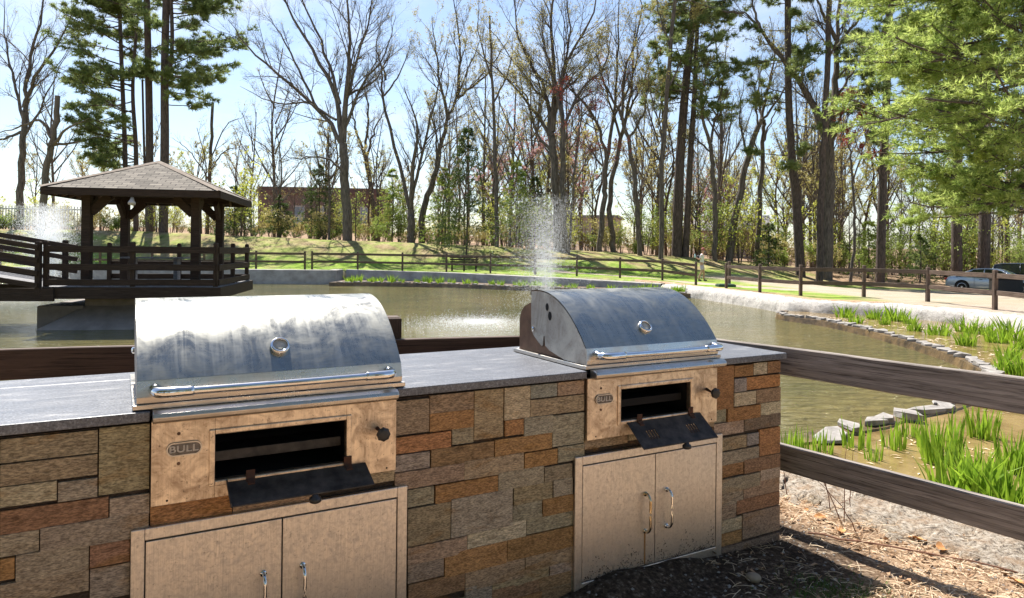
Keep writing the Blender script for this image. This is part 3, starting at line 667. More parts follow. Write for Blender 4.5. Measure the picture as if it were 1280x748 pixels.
def build_ground():
    na, nr = 760, 400
    fr = np.concatenate([np.linspace(-50, 50, 520), np.linspace(50, 310, na-520+2)[1:-1]]); na = len(fr)
    th = np.radians(fr); r = np.concatenate([.35*np.exp(np.linspace(0, math.log(14/.35), 210)), np.arange(14.2, 24, .2), np.arange(24, 46, .24), 46*np.exp(np.linspace(0, math.log(520/46), 90))]); nr = len(r)
    A, Rr = np.meshgrid(th, r, indexing='ij'); X = Rr*np.sin(A); Y = Rr*np.cos(A)
    Z, sd = ground_z(X, Y)
    V = np.stack([X, Y, Z], -1).reshape(-1, 3)
    i = np.arange(na)[:, None]; j = np.arange(nr-1)[None]
    q = np.stack([(i*nr+j)+0*j, ((i+1) % na)*nr+j, ((i+1) % na)*nr+j+1, i*nr+j+1], -1).reshape(-1, 4)
    V = np.concatenate([V, [[0, 0, gz(0, 0)]]]); c = len(V)-1
    tri = np.stack([np.full(na, c), ((np.arange(na)+1) % na)*nr, np.arange(na)*nr], -1)
    Xf, Yf = V[:, 0], V[:, 1]; sdf = poly_sd(Xf, Yf, POND)
    # red: grass, green: path, blue: dry leaves on the bank
    grass = ss(26, 30, Yf+Xf*.2)*(1-.0*Xf)
    grass = np.where(Xf > 6, ss(.8, 1.6, sdf+.2*vnoise(Xf, Yf, 3))*ss(19, 22, Yf), grass)
    # pale gravel path behind the right-hand fence, gravel lot further right
    pl = np.array([(3, 43.5), (8.5, 36.5), (10.6, 31), (12.5, 27.5), (17, 25.5), (30, 24), (60, 22)]); dp = np.full(len(V), 1e9)
    for a, b in zip(pl[:-1], pl[1:]):
        e = b-a; t = np.clip(((Xf-a[0])*e[0]+(Yf-a[1])*e[1])/(e@e), 0, 1); dp = np.minimum(dp, np.hypot(Xf-a[0]-t*e[0], Yf-a[1]-t*e[1]))
    path = 1-ss(.45, .8, dp+.12*vnoise(Xf, Yf, 1.6))
    path = np.maximum(path*(Yf > 20), .9*ss(11.4, 12.6, Xf+.5*vnoise(Xf, Yf, .5))*(1-ss(44, 47, Yf+.05*Xf))*ss(10, 14, Yf))
    path = np.maximum(path, .8*(1-ss(.2, .7, sdf+.15*vnoise(Xf, Yf, 2.2)))*(sdf > -.5)*(Yf > 18))
    dry = ss(44.5, 48, Yf)*.75
    dry = np.maximum(dry, ss(45, 48.5, Yf)*ss(18, 26, Xf)*1.6)
    dry = np.maximum(dry, ss(53, 56, Yf)*1.2)
    C = np.stack([grass, path, dry], -1)
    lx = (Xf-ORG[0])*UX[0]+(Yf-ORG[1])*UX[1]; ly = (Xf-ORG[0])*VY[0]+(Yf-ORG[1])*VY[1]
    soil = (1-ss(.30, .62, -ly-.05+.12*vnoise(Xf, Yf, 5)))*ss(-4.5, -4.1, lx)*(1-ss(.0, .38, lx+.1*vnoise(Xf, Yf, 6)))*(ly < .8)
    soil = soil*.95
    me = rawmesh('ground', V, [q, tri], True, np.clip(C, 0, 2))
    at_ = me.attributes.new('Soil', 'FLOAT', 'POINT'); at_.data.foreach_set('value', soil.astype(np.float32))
    o = link('ground', me, M['ground']); tag(o, kind='structure')
build_ground()

# water
def sheet(name, P, z, mat, label=None):
    me = bpy.data.meshes.new(name); me.from_pydata([(x, y, z) for x, y in P], [], [list(range(len(P)))]); me.update()
    return tag(link(name, me, mat), kind='structure')
sheet('pond_water', [(-90, -14), (13.2, -14), (13.2, 41.5), (-90, 41.5)], WZ, M['water'])
CURVE = np.array([(8.75, 22.4), (8.03, 20.6), (8.5, 18.9), (8.6, 17.0), (8.43, 14.7), (8.15, 12.9), (7.73, 11.5), (7.2, 10.4), (6.4, 9.4), (5.55, 8.6), (4.73, 8.05), (4.27, 7.72), (3.72, 7.34), (3.15, 6.99), (2.6, 6.7), (2.1, 6.3), (1.7, 5.6)])
CS = smoothpath([(x, y, 0) for x, y in CURVE], 150)[:, :2]
bed = [tuple(p) for p in CS]+[(1.9, 4.6), (2.7, 3.5), (3.7, 2.0), (4.9, .8), (8.2, 3.3), (11.2, 6.8), (12.8, 12), (12.5, 16.5), (12.4, 18.7), (11.3, 20.8), (9.8, 21.8)]
sheet('planting_bed_water', bed, BZ, M['bed_water'])
# strip of soil behind the far row of stones
FAR = np.array([(-9.56, 36.6), (-6.74, 36.8), (-3.3, 36.2), (0.02, 34.5), (2.31, 33.3), (4.37, 31.7), (6.1, 30.35), (7.2, 30.0), (8.3, 29.95)])
FS = smoothpath([(x, y, 0) for x, y in FAR], 110)[:, :2]
sheet('far_planting_bed', [tuple(p) for p in FS]+[(8.0, 30.5), (7.1, 32.5), (2.6, 36.2), (-3.4, 39.1), (-9.5, 40.2)], -.30, M['soilbed'] if 'soilbed' in M else basic('bed_soil', (.05, .035, .02), (.14, .09, .05), 3, .9))

# low dams that carry the flat stones
def dam(name, path, z0, z1, w, label):
    k = len(path); T = np.gradient(path, axis=0); T /= np.linalg.norm(T, axis=1, keepdims=True); Nn = np.stack([-T[:, 1], T[:, 0]], 1)
    V = []
    for i in range(k):
        j = .03*mnoise.noise((path[i][0]*3, path[i][1]*3, 0))
        for o_, z in ((-w-.06+j, z0), (-w+j, z1), (w+j, z1), (w+.04+j, z0)): V.append((path[i][0]+Nn[i][0]*o_, path[i][1]+Nn[i][1]*o_, z))
    F = [(4*i+a, 4*i+a+1, 4*i+5+a, 4*i+4+a) for i in range(k-1) for a in range(3)]
    return MB().add(V, F).build(name, M['wet_stone'])
d1 = dam('bed_dam', CS, -.60, -.352, .13, ''); tag(d1, 'wet brown mortared dam curving between the pond and the iris bed', 'dam')
d2 = dam('bed_dam', FS, -.60, -.30, .12, ''); tag(d2, 'low dark stone dam along the foot of the far concrete wall', 'dam')
def flagstone(seed, sx, sy, h):
    r = random.Random(seed); k = r.randint(5, 7); pts = []
    for i in range(k):
        a = 2*math.pi*(i+r.uniform(-.25, .25))/k; q = r.uniform(.7, 1.15); pts.append((sx*q*math.cos(a), sy*q*math.sin(a)))
    m = MB(); V = []
    for s_, z in ((.97, 0), (1.0, h*.2), (.985, h*.92), (.95, h)):
        for i, (x, y) in enumerate(pts): V.append((x*s_+r.uniform(-.006, .006), y*s_+r.uniform(-.006, .006), z+r.uniform(-.003, .003)+(.012*math.sin(i*2.1+seed) if z > h*.5 else 0)))
    V += [(0, 0, h*1.02), (0, 0, 0)]
    F4 = [(l*k+i, l*k+(i+1) % k, (l+1)*k+(i+1) % k, (l+1)*k+i) for l in range(3) for i in range(k)]
    F3 = [(3*k+i, 3*k+(i+1) % k, 4*k) for i in range(k)]+[((i+1) % k, i, 4*k+1) for i in range(k)]
    m.add(V, F4, F3); return m.mesh('flat_stone')
stone_me = [flagstone(i, .20, .13, .055) for i in range(6)]
for me in stone_me: me.materials.append(M['flat_stone'])
def put_stone(x, y, z, rz, s, k, label, group, tilt=0.0):
    o = link('flat_stone', stone_me[k % 6], None); o.location = (x, y, z); o.rotation_euler = (random.uniform(-.05, .05)+tilt, random.uniform(-.05, .05), rz); o.scale = s
    tag(o, label, 'stone', group)
r = random.Random(5)
def row(path, step, z, size, label, group, skip=None, far=False):
    acc = 0; last = path[0]
    for i in range(1, len(path)):
        acc += np.linalg.norm(path[i]-last); last = path[i]
        if acc < step*r.uniform(.85, 1.15): continue
        acc = 0; T = path[min(i+1, len(path)-1)]-path[i-1]; a = math.atan2(T[1], T[0]); T = T/np.linalg.norm(T); nn = np.array([-T[1], T[0]])
        if skip and skip(path[i]): continue
        off = r.uniform(-.04, .07)
        put_stone(path[i][0]+nn[0]*off, path[i][1]+nn[1]*off, z, a+r.uniform(-.25, .25), (size*r.uniform(.8, 1.25), size*r.uniform(.8, 1.2), r.uniform(.8, 1.4)), r.randint(0, 5), label, group)
dense = smoothpath([(x, y, 0) for x, y in CURVE], 420)[:, :2]
row(dense, .36, -.356, .95, 'grey flat stone in the curved row between pond and irises, beyond the near rail', 'flat stones on the curved dam', skip=lambda p: p[1] < 8.9 or p[1] > 21.8)
row(smoothpath([(x, y, 0) for x, y in FAR], 300)[:, :2], .44, -.305, 1.0, 'small grey stone in the straight row at the foot of the far wall', 'stones along the far bed')
for px, py, sx, sy, h, rz, k, lab in ((1040, 543, 1.75, 1.2, 1.0, .3, 0, 'widest pale flat stone lying nearest the stone counter'), (1062, 533, 1.25, 1.0, 1.5, .9, 1, 'pale wedge-shaped flat stone leaning behind the widest stone'),
        (1092, 528, 1.15, .9, 1.9, .2, 2, 'thick chipped stone with a dark broken end between the rails'), (1106, 524, 1.15, 1.0, 2.0, .5, 3, 'blocky light stone left of the tall pointed stone'),
        (1131, 519, 1.25, 1.15, 2.4, 1.0, 4, 'tall pointed light stone in the near row between the rails'), (1158, 513, 2.1, .8, 1.6, -.15, 5, 'long dark-edged flat stone between the rails'),
        (1181, 508, 1.2, .9, 1.2, .5, 1, 'flat stone lying below the topmost stone under the upper rail'), (1183, 502, 1.7, .8, .9, 0, 0, 'thin flat stone just under the upper rail')):
    p = on(px, py, -.33); put_stone(p[0], p[1], -.350, rz+.6, (sx*.98, sy*.95, h*.52), k, lab, 'loose flat stones on the near dam', tilt=r.uniform(-.12, .12))

m, nt, b = newmat('crumbly_rubble'); b.inputs['Roughness'].default_value = .95
v = coords(nt); n = noi(nt, v, 38, 8, .8, .4); n2 = noi(nt, v, 9, 6, .7)
c = ramp(nt, n, [(.40, (.08, .06, .045)), (.50, (.46, .38, .29)), (.66, (.72, .66, .57))]); c = mix(nt, c, (.38, .25, .15), ramp(nt, n2, [(.48, (0, 0, 0)), (.66, (.8, .8, .8))]))
nt.links.new(c, b.inputs['Base Color']); bump(nt, b, n, 1.0, .03); M['rubble'] = m
# ------------------------------------------------------------------ walls of the pond
def wall_strip(name, path, zt, prof, mat, label, step=.25, amp=.0, fr=6):
    path = np.array(path, float); k = int(sum(np.linalg.norm(path[i+1]-path[i]) for i in range(len(path)-1))/step)+2
    seg = np.concatenate([[0], np.cumsum(np.linalg.norm(np.diff(path, axis=0), axis=1))]); u = np.linspace(0, seg[-1], k)
    pp = np.stack([np.interp(u, seg, path[:, 0]), np.interp(u, seg, path[:, 1])], 1)
    z = np.interp(u, seg, zt) if hasattr(zt, '__len__') else np.full(k, zt)
    T = np.gradient(pp, axis=0); T /= np.linalg.norm(T, axis=1, keepdims=True)+1e-9; nn = np.stack([T[:, 1], -T[:, 0]], 1)   # to the right of travel
    V = []; W = len(prof)
    for i in range(k):
        for o_, zz in prof:
            zq = zz if zz < -.45 else z[i]+zz
            x, y = pp[i]+nn[i]*o_; dx = dy = dz = 0
            if amp:
                n1 = mnoise.noise((x*fr, y*fr, zq*fr)); n2 = mnoise.noise((x*fr*2.7+9, y*fr*2.7, zq*fr*2.7)); q = amp*(n1+.5*n2); x += nn[i][0]*q; y += nn[i][1]*q; dz = q*.7
            V.append((x, y, zq+dz))
    F = [(i*W+a, i*W+a+1, (i+1)*W+a+1, (i+1)*W+a) for i in range(k-1) for a in range(W-1)]
    V = V; F += [tuple(range(W)) ] if False else []
    o = MB().add(V, F).build(name, mat, smooth=bool(amp)); return tag(o, label, 'wall')
conc = [(-.02, -.9), (0, 0), (.02, .015), (.33, .015), (.36, 0), (.38, -.35)]
# travel with the pond on the left hand side
rev = lambda a: a[::-1]
wall_strip('retaining_wall', [(-9.72, 40.2), (-9.68, 38.2), (-14.6, 38), (-75, 37)], .29, [(-.02, -.9), (0, -.02), (.03, .01), (.45, .01), (.48, -.3)], M['concrete'], 'grey concrete retaining wall left of the flower strip, beside the gazebo', .4, .02, 3)
wall_strip('retaining_wall', [(6.9, 32.3), (2.5, 36), (-3.5, 38.9), (-9.5, 40.0)], [.0, .08, .2, .28], [(-.02, -.9), (0, -.02), (.03, .01), (.40, .01), (.43, -.3)], M['concrete'], 'long straight concrete retaining wall behind the far row of irises', .4, .015, 3)
rough = [(-.25, -.9), (-.16, -.55), (-.12, -.40), (-.10, -.25), (-.05, -.12), (.02, -.03), (.12, .03), (.25, .05), (.40, .045), (.55, .03), (.75, -.01), (.95, -.08)]
wall_strip('rough_bank_wall', [(12.6, 11), (12.3, 16.5), (12.2, 18.6), (11.2, 20.6), (9.7, 21.6), (9.0, 22.6), (8.8, 25), (8.1, 29), (6.9, 32.3)], -.06, rough, M['shotcrete'], 'pale rough sprayed concrete bank curving along the right side of the pond', .12, .07, 2.6)
wall_strip('rough_bank_wall', [(-3, 4.6), (1.0, 5.3), (1.98, 4.72), (2.76, 3.58), (3.75, 2.1), (4.9, 1.0), (8, 3.5)], .015, [(-.20, -.9), (-.12, -.5), (-.08, -.40), (-.06, -.25), (-.02, -.12), (.03, -.05), (.10, 0), (.18, .02), (.27, .025), (.36, .022), (.46, .015), (.52, .01), (.58, .0), (.64, -.02), (.72, -.07)], M['rubble'], 'white crumbly rubble kerb under the near lower rail', .022, .05, 15)

# ------------------------------------------------------------------ fences
def rail_mesh(L, w, h, n=None, wob=.003, seed=0):
    """board along +x, face towards -y, slightly uneven"""
    n = n or max(2, int(L/.12)); m = MB(); c = .004; sec = [(-w/2, -h/2+c), (-w/2, h/2-c), (-w/2+c, h/2), (w/2-c, h/2), (w/2, h/2-c), (w/2, -h/2+c), (w/2-c, -h/2), (-w/2+c, -h/2)]
    V = []
    for i in range(n+1):
        x = L*i/n; dz = wob*mnoise.noise((x*1.3+seed, 0, 0))*2; dy = wob*mnoise.noise((x*1.1+seed, 9, 0))
        for y, z in sec: V.append((x, y+dy+wob*.3*mnoise.noise((x*9, y*40, z*40+seed)), z+dz+wob*.35*mnoise.noise((x*7+3, y*40, z*40+seed))))
    F = [(i*8+a, (i+1)*8+a, (i+1)*8+(a+1) % 8, i*8+(a+1) % 8) for i in range(n) for a in range(8)]
    m.add(V, F); m.F.setdefault(8, []).append(np.array([list(range(8)), list(range(n*8, n*8+8))[::-1]])); return m
def add_rail(a, b, w, h, mat, parent, seed=0, name='rail', org=None):
    """a, b in parent space"""
    a = np.array(a, float); b = np.array(b, float); L = np.linalg.norm(b-a)
    me = rail_mesh(L, w, h, seed=seed).mesh(name); me.materials.append(mat)
    o = link(name, me, None, parent); d = Vector((b-a)/L)
    yaw = math.atan2(d.y, d.x); pit = -math.asin(d.z); o.location = a; o.rotation_euler = (0, pit, yaw); return o
def add_post(p, w, h, mat, parent, rz=0, below=.15, cap=.012, name='post'):
    """local x is the length of the post so the grain runs up it"""
    m = MB(); x0, x1 = -below, h; m.box(x0, x1-cap, -w/2, w/2, -w/2, w/2)
    c = w/2; V = [(x1-cap, -c, -c), (x1-cap, c, -c), (x1-cap, c, c), (x1-cap, -c, c), (x1, -c*.7, -c*.7), (x1, c*.7, -c*.7), (x1, c*.7, c*.7), (x1, -c*.7, c*.7)]
    m.add(V, [(0, 1, 5, 4), (1, 2, 6, 5), (2, 3, 7, 6), (3, 0, 4, 7), (4, 5, 6, 7)])
    o = m.build(name, mat, parent, bevel=.003 if w > .08 and parent and 'near' in parent.get('group', 'near') else 0)
    o.location = p; o.rotation_euler = (0, R_(-90), 0); o.rotation_euler = (Matrix.Rotation(rz, 3, 'Z') @ Matrix.Rotation(R_(-90), 3, 'Y')).to_euler(); return o
def near_fence():
    # right-hand run in weathered boards
    d = np.array([.585, -.811, 0]); c0 = np.array([1.03, 4.33, 0]); r1 = empty('board_fence', c0, math.atan2(d[1], d[0]), 'weathered dark brown two-board fence running right from the counter', 'fence')
    for i, (zt, h) in enumerate(((.952, .148), (.432, .138))):
        add_rail((-.02, 0, zt-h/2), (2.42, 0, zt-h/2), .042, h, M['fence_wood'], r1, seed=i*7+1); add_rail((2.425, 0, zt-h/2-.01), (4.85, 0, zt-h/2-.01), .042, h, M['fence_wood'], r1, seed=i*7+4)
    for x in (2.42, 4.84): add_post((x, .07, 0), .09, 1.08, M['fence_wood'], r1)
    # run behind the counter in smoother painted boards
    a = np.array([1.0, 4.36, 0]); b = np.array([-4.6, 2.74, 0]); yaw = math.atan2((a-b)[1], (a-b)[0]); r2 = empty('board_fence', b, yaw, 'smooth reddish brown board fence passing behind the stone counter', 'fence')
    L = np.linalg.norm(a-b)
    pts = [0, L*.36, L*.7050, L-.05]
    for zt, h in ((.952, .148), (.46, .14)):
        add_rail((0, 0, zt-h/2), (pts[2]-.01, 0, zt-h/2), .042, h, M['rail_brown'], r2, seed=2); add_rail((pts[2], 0, zt-h/2), (L, 0, zt-h/2), .042, h, M['rail_brown'], r2, seed=5)
    for x in pts: add_post((x, .066, 0), .09, 1.075, M['rail_brown'], r2)
near_fence()
def far_fence(pxs, label, ztop=1.08):
    """posts at photo columns, each with its forward distance"""
    P = []
    for x, Y in pxs:
        p = at(x, 340, Y); P.append(np.array([p[0], p[1], gz(p[0], p[1])]))
    o = P[0]; root = empty('rail_fence', tuple(o), 0, label, 'fence')
    for p in P: add_post(tuple(p-o), .10, ztop, M['far_wood'], root)
    for a, b in zip(P[:-1], P[1:]):
        sh = np.array([0, -.075, 0])
        for z in (ztop-.16, ztop-.62): add_rail(a-o+sh+[0, 0, z], b-o+sh+[0, 0, z], .04, .13, M['far_wood'], root, seed=random.random()*40)
    return root
far_fence([(-60, 39.5), (0, 39.6), (62, 39.7), (125, 39.8), (190, 39.9), (255, 40), (320, 40), (381, 40)], 'brown two-rail fence on the far bank left of the bench, ending behind the gazebo')
far_fence([(390, 41), (447, 41.2), (503, 40.8), (558, 40), (613, 39), (668, 38)], 'brown two-rail fence on the far bank in front of the bench')
far_fence([(669.5, 38), (721, 37), (775, 36), (828, 34.5), (870, 32.4)], 'brown two-rail fence on the far bank between the fountain and the walking person')
far_fence([(908, 29.6), (950, 26.4), (1001, 24.3), (1080, 23.8), (1160, 21.8), (1244, 18.8), (1345, 15.6), (1500, 12.2)], 'weathered two-rail fence along the right bank in front of the parked cars')
p = at(911.5, 355, 31.5); o = add_post((p[0], p[1], gz(p[0], p[1])), .11, 1.12, M['far_wood'], None, name='gate_post'); tag(o, 'single brown post standing just behind the right-hand fence near the walking person', 'post')

# ------------------------------------------------------------------ gazebo on the pond and its ramp bridge
def build_gazebo():
    c = np.array([-9.30, 18.35, 0]); yaw = R_(10); D = .48
    root = empty('gazebo', (c[0], c[1], D), yaw, 'dark brown square gazebo with shingled roof standing over the pond', 'gazebo')
    W = M['dark_wood']; h = 1.96
    # deck
    m = MB(); m.box(-h, h, -h, h, -.05, -.004); 
    m.build('deck_joists', M['dark_wood'], root)
    m = MB(); n = 28
    for i in range(n):
        a = -h+2*h*i/n; m.box(a+.003, a+2*h/n-.003, -h+.04, h-.04, -.003, .03)
    m.build('deck', M['deck_wood'], root)
    m = MB(); m.box(-h-.05, h+.05, -h-.05, -h, -.25, .02); m.box(-h-.05, h+.05, h, h+.05, -.25, .02); m.box(-h-.05, -h, -h, h, -.25, .02); m.box(h, h+.05, -h, h, -.25, .02)
    m.build('rim_board', W, root, bevel=.005)
    # posts with braces
    q = 1.24; zt = 2.22
    for sx in (-1, 1):
        for sy in (-1, 1):
            m = MB(); m.box(sx*q-.10, sx*q+.10, sy*q-.10, sy*q+.10, .03, zt)
            po = m.build('post', W, root, bevel=.008)
            b = MB()
            for dx, dy in ((-sx, 0), (0, -sy)):
                P0 = np.array([sx*q+dx*.08, sy*q+dy*.08, zt-.42]); P1 = P0+np.array([dx*.42, dy*.42, .40])
                s_ = np.array([-dy, dx, 0])*.05; t_ = np.array([dx, dy, -1])*.07
                V = [P0+s_*a+t_*bb for a in (-1, 1) for bb in (-1, 1)]+[P1+s_*a+t_*bb for a in (-1, 1) for bb in (-1, 1)]
                b.add(V, [(0, 1, 3, 2), (4, 6, 7, 5), (0, 4, 5, 1), (2, 3, 7, 6), (0, 2, 6, 4), (1, 5, 7, 3)])
            b.build('brace', W, po)
    m = MB()
    for s in (-1, 1):
        m.box(-q-.25, q+.25, s*q-.06, s*q+.06, zt-.02, zt+.16); m.box(s*q-.06, s*q+.06, -q-.25, q+.25, zt+.162, zt+.30)
    m.build('roof_beam', W, root)
    # roof: four shingled slopes with UVs in metres, fascia, rafters
    e = 1.97; ze = 2.34; za = 3.22; fh = .17
    me = bpy.data.meshes.new('roof'); V = []; F = []; UV = []
    for k in range(4):
        a = k*math.pi/2; ca, sa = math.cos(a), math.sin(a); rot = lambda x, y: (x*ca-y*sa, x*sa+y*ca)
        sl = math.hypot(e, za-ze)
        b0 = len(V); V += [(*rot(-e, -e), ze), (*rot(e, -e), ze), (*rot(0, 0), za)]; F.append((b0, b0+1, b0+2)); UV += [(0+k*.37, 0), (2*e+k*.37, 0), (e+k*.37, sl)]
    me.from_pydata(V, [], F); uv = me.uv_layers.new(name='UVMap')
    for i, q_ in enumerate(UV): uv.data[i].uv = q_
    me.materials.append(M['shingle']); ro = bpy.data.objects.new('roof', me); COL.objects.link(ro); ro.parent = root
    m = MB()
    for k in range(4):
        a = k*math.pi/2; ca, sa = math.cos(a), math.sin(a)
        def bx(x0, x1, y0, y1, z0, z1):
            V = [(x*ca-y*sa, x*sa+y*ca, z) for z in (z0, z1) for y in (y0, y1) for x in (x0, x1)]
            m.add(V, [(0, 2, 3, 1), (4, 5, 7, 6), (0, 1, 5, 4), (2, 6, 7, 3), (0, 4, 6, 2), (1, 3, 7, 5)])
        bx(-e+.02, e-.02, -e+.0, -e+.04, ze-fh, ze-.012)
    m.build('fascia', W, root)
    m = MB(); V = [(-e+.05, -e+.05, ze-.03), (e-.05, -e+.05, ze-.03), (e-.05, e-.05, ze-.03), (-e+.05, e-.05, ze-.03), (0, 0, za-.05)]
    m.add(V, [(0, 4, 1), (1, 4, 2), (2, 4, 3), (3, 4, 0)]); m.build('soffit', W, root)
    m = MB()
    for k in range(4):
        a = k*math.pi/2; ca, sa = math.cos(a), math.sin(a)
        for x in np.arange(-1.8, 1.81, .40):
            y0, y1 = -e+.06, -abs(x)-.02; z0 = ze-.06; z1 = ze-.05+(za-ze)*(1-abs(y1)/e)
            if y1-y0 < .15: continue
            V = []
            for y, z in ((y0, z0), (y1, z1-.03)):
                for dx in (-.02, .02):
                    for dz in (-.11, 0): V.append(((x+dx)*ca-y*sa, (x+dx)*sa+y*ca, z+dz))
            m.add(V, [(0, 1, 3, 2), (4, 6, 7, 5), (0, 4, 5, 1), (2, 3, 7, 6), (0, 2, 6, 4), (1, 5, 7, 3)])
    m.build('rafters', M['far_wood'], root)
    m = MB()
    for k in range(4):                                                               # hip caps
        a = k*math.pi/2+math.pi/4; L = e*math.sqrt(2); d = np.array([math.cos(a), math.sin(a)]); n_ = np.array([-d[1], d[0]])*.09
        V = [(*(d*(L+.01)+n_), ze-.005), (*(d*(L+.01)-n_), ze-.005), (*(d*(L+.01)), ze+.03), (*(n_), za-.02), (*(-n_), za-.02), (0, 0, za+.03)]
        m.add(V, [(0, 3, 5, 2), (1, 2, 5, 4)])
    m.build('hip_cap', M['roof_grey'] if False else basic('hip_shingle', (.22, .175, .14), (.30, .25, .20), 8, .95), ro)
    # railing
    hh = h-.10; ps = []
    for t in (-1, 0, 1): ps += [(t*hh, -hh), (t*hh, hh)]
    ps += [(-hh, 0), (hh, 0), (hh, hh*.95), (-hh*.42, -hh)] if False else [(hh, 0)]
    for x, y in ps: add_post((x, y, .03), .10, 1.06, W, root, name='rail_post', cap=.03)
    for z in (.98, .56, .20):
        for y in (-hh, hh): add_rail((-hh, y-.07*(1 if y < 0 else -1)*0-.065*(1 if y < 0 else -1), z-.07), (hh, y-.065*(1 if y < 0 else -1), z-.07), .04, .15, W, root, seed=z)
        add_rail((hh+.065, -hh, z-.07), (hh+.065, hh, z-.07), .04, .15, W, root, seed=z+3)
    # table inside and flood lamp under the eave
    m = MB(); m.box(-1.1, .5, .45, 1.05, .66, .70); m.box(-.9, -.8, .6, .9, .03, .66); m.box(.2, .3, .6, .9, .03, .66); o = m.build('bench_table', M['deck_wood'], None); o.location = (c[0], c[1], D); o.rotation_euler = (0, 0, yaw)
    tag(o, 'plain grey table standing inside the gazebo behind its railing', 'table')
    m = MB(); m.lathe([(0, 0), (.035, 0), (.05, .07), (.085, .13), (.08, .17), (0, .19)], 14, M=Matrix.Translation((-.02, -e+.1, ze-.20)) @ Matrix.Rotation(R_(165), 4, 'X')); m.build('flood_lamp', M['white_metal'], root, smooth=True)
    # pier
    pr = empty('concrete_pier', (c[0]-.1, c[1], WZ), yaw, 'grey concrete pier under the gazebo with a sloping foot in the water', 'pier')
    m = MB(); m.box(-1.15, 1.5, -1.35, 1.35, -.5, .74); m.build('pier_block', M['pier'], pr, bevel=.03)
    m = MB(); sub = 14; V = []
    for (e0, z) in ((0, .52), (.45, .25), (.9, .03), (1.15, -.3)):
        for k in range(4*sub):
            s = k//sub; t = (k % sub)/sub; cs = [(-1.15-e0*.8, -1.35-e0*.75), (1.5+e0, -1.35-e0*.75), (1.5+e0, 1.35+e0), (-1.15-e0*.8, 1.35+e0)]
            a, b = cs[s], cs[(s+1) % 4]; x, y = a[0]+(b[0]-a[0])*t, a[1]+(b[1]-a[1])*t
            j = .05*mnoise.noise((x*1.4, y*1.4, z*3)); V.append((x+j, y+j, z+j*.6))
    K = 4*sub; m.add(V, [(l*K+k, l*K+(k+1) % K, (l+1)*K+(k+1) % K, (l+1)*K+k) for l in range(3) for k in range(K)]); m.build('sloping_foot', M['pier'], pr, smooth=True)
    m = MB(); m.box(-2.15, -1.14, -1.45, .9, -.5, .52); m.build('side_block', M['pier'], pr, bevel=.03)
    # ramp bridge rising to the left
    p1 = c+np.array([math.cos(yaw)*(-h)-math.sin(yaw)*(-h), math.sin(yaw)*(-h)+math.cos(yaw)*(-h), 0])
    br = empty('ramp_bridge', (p1[0], p1[1], D), yaw+R_(176), 'dark wooden ramp bridge climbing left from the gazebo deck', 'bridge')
    L = 5.0; sl = .165; Wd = 1.7; n = 30
    m = MB()
    for i in range(n):
        x0 = L*i/n; z = x0*sl; V = [(x0+.004, 0, z-.0), (x0+.16, 0, z+.026), (x0+.16, -Wd, z+.026), (x0+.004, -Wd, z), (x0+.004, 0, z+.035), (x0+.16, 0, z+.06), (x0+.16, -Wd, z+.06), (x0+.004, -Wd, z+.035)]
        m.add(V, [(0, 1, 2, 3), (4, 7, 6, 5), (0, 4, 5, 1), (1, 5, 6, 2), (2, 6, 7, 3), (3, 7, 4, 0)])
    m.build('ramp_deck', M['deck_wood'], br)
    m = MB(); m.box(-.35, L, .02, .09, -.30, .0); m.box(-.3, L, -Wd-.08, -Wd-.02, -.30, -.0); m.build('girder', W, br)
    for y, nm in ((.04, 0), (-Wd-.02, 1)):
        for x in ((0, 2.3, 4.6) if nm == 0 else (.3, 2.6, 4.9)): add_post((x, y, x*sl), .11, 1.08, W, br, name='rail_post', cap=.03)
        for z in (.96, .66, .36, .08): add_rail((-.02, y+.075, z-.02), (L, y+.075, z-.02+L*sl), .04, .12, W, br, seed=z*9+nm)
    return root
build_gazebo()

# ------------------------------------------------------------------ bench, person, bin, cover
def build_bench():
    p = at(580, 337.5, 42); z = gz(p[0], p[1]); root = empty('park_bench', (p[0], p[1], z), R_(4), 'dark slatted park bench on the lawn, seen from behind through the far fence', 'bench')
    W = M['dark_wood']
    m = MB()
    for i, zz in enumerate((.52, .66, .80)): m.box(-.85, .85, -.30-.02*i, -.27-.02*i, zz, zz+.10)
    m.build('backrest', W, root, bevel=.004)
    m = MB()
    for i in range(4): m.box(-.85, .85, -.24+.12*i, -.14+.12*i, .43, .465)
    m.build('seat', W, root, bevel=.004)
    for x in (-.72, 0, .72):
        m = MB(); m.box(x-.05, x+.05, -.27, -.17, 0, .42); m.box(x-.05, x+.05, .14, .24, 0, .42); m.box(x-.04, x+.04, -.27, .24, .36, .425)
        m.add([(x-.04, -.27, .40), (x+.04, -.27, .40), (x+.04, -.20, .40), (x-.04, -.20, .40), (x-.04, -.345, .92), (x+.04, -.345, .92), (x+.04, -.30, .92), (x-.04, -.30, .92)] if False else [(x-.03, -.25, .42), (x+.03, -.25, .42), (x+.03, -.21, .42), (x-.03, -.21, .42), (x-.03, -.30, .90), (x+.03, -.30, .90), (x+.03, -.27, .90), (x-.03, -.27, .90)],
              [(0, 1, 2, 3), (4, 7, 6, 5), (0, 4, 5, 1), (1, 5, 6, 2), (2, 6, 7, 3), (3, 7, 4, 0)])
        m.build('leg', W, root)
build_bench()

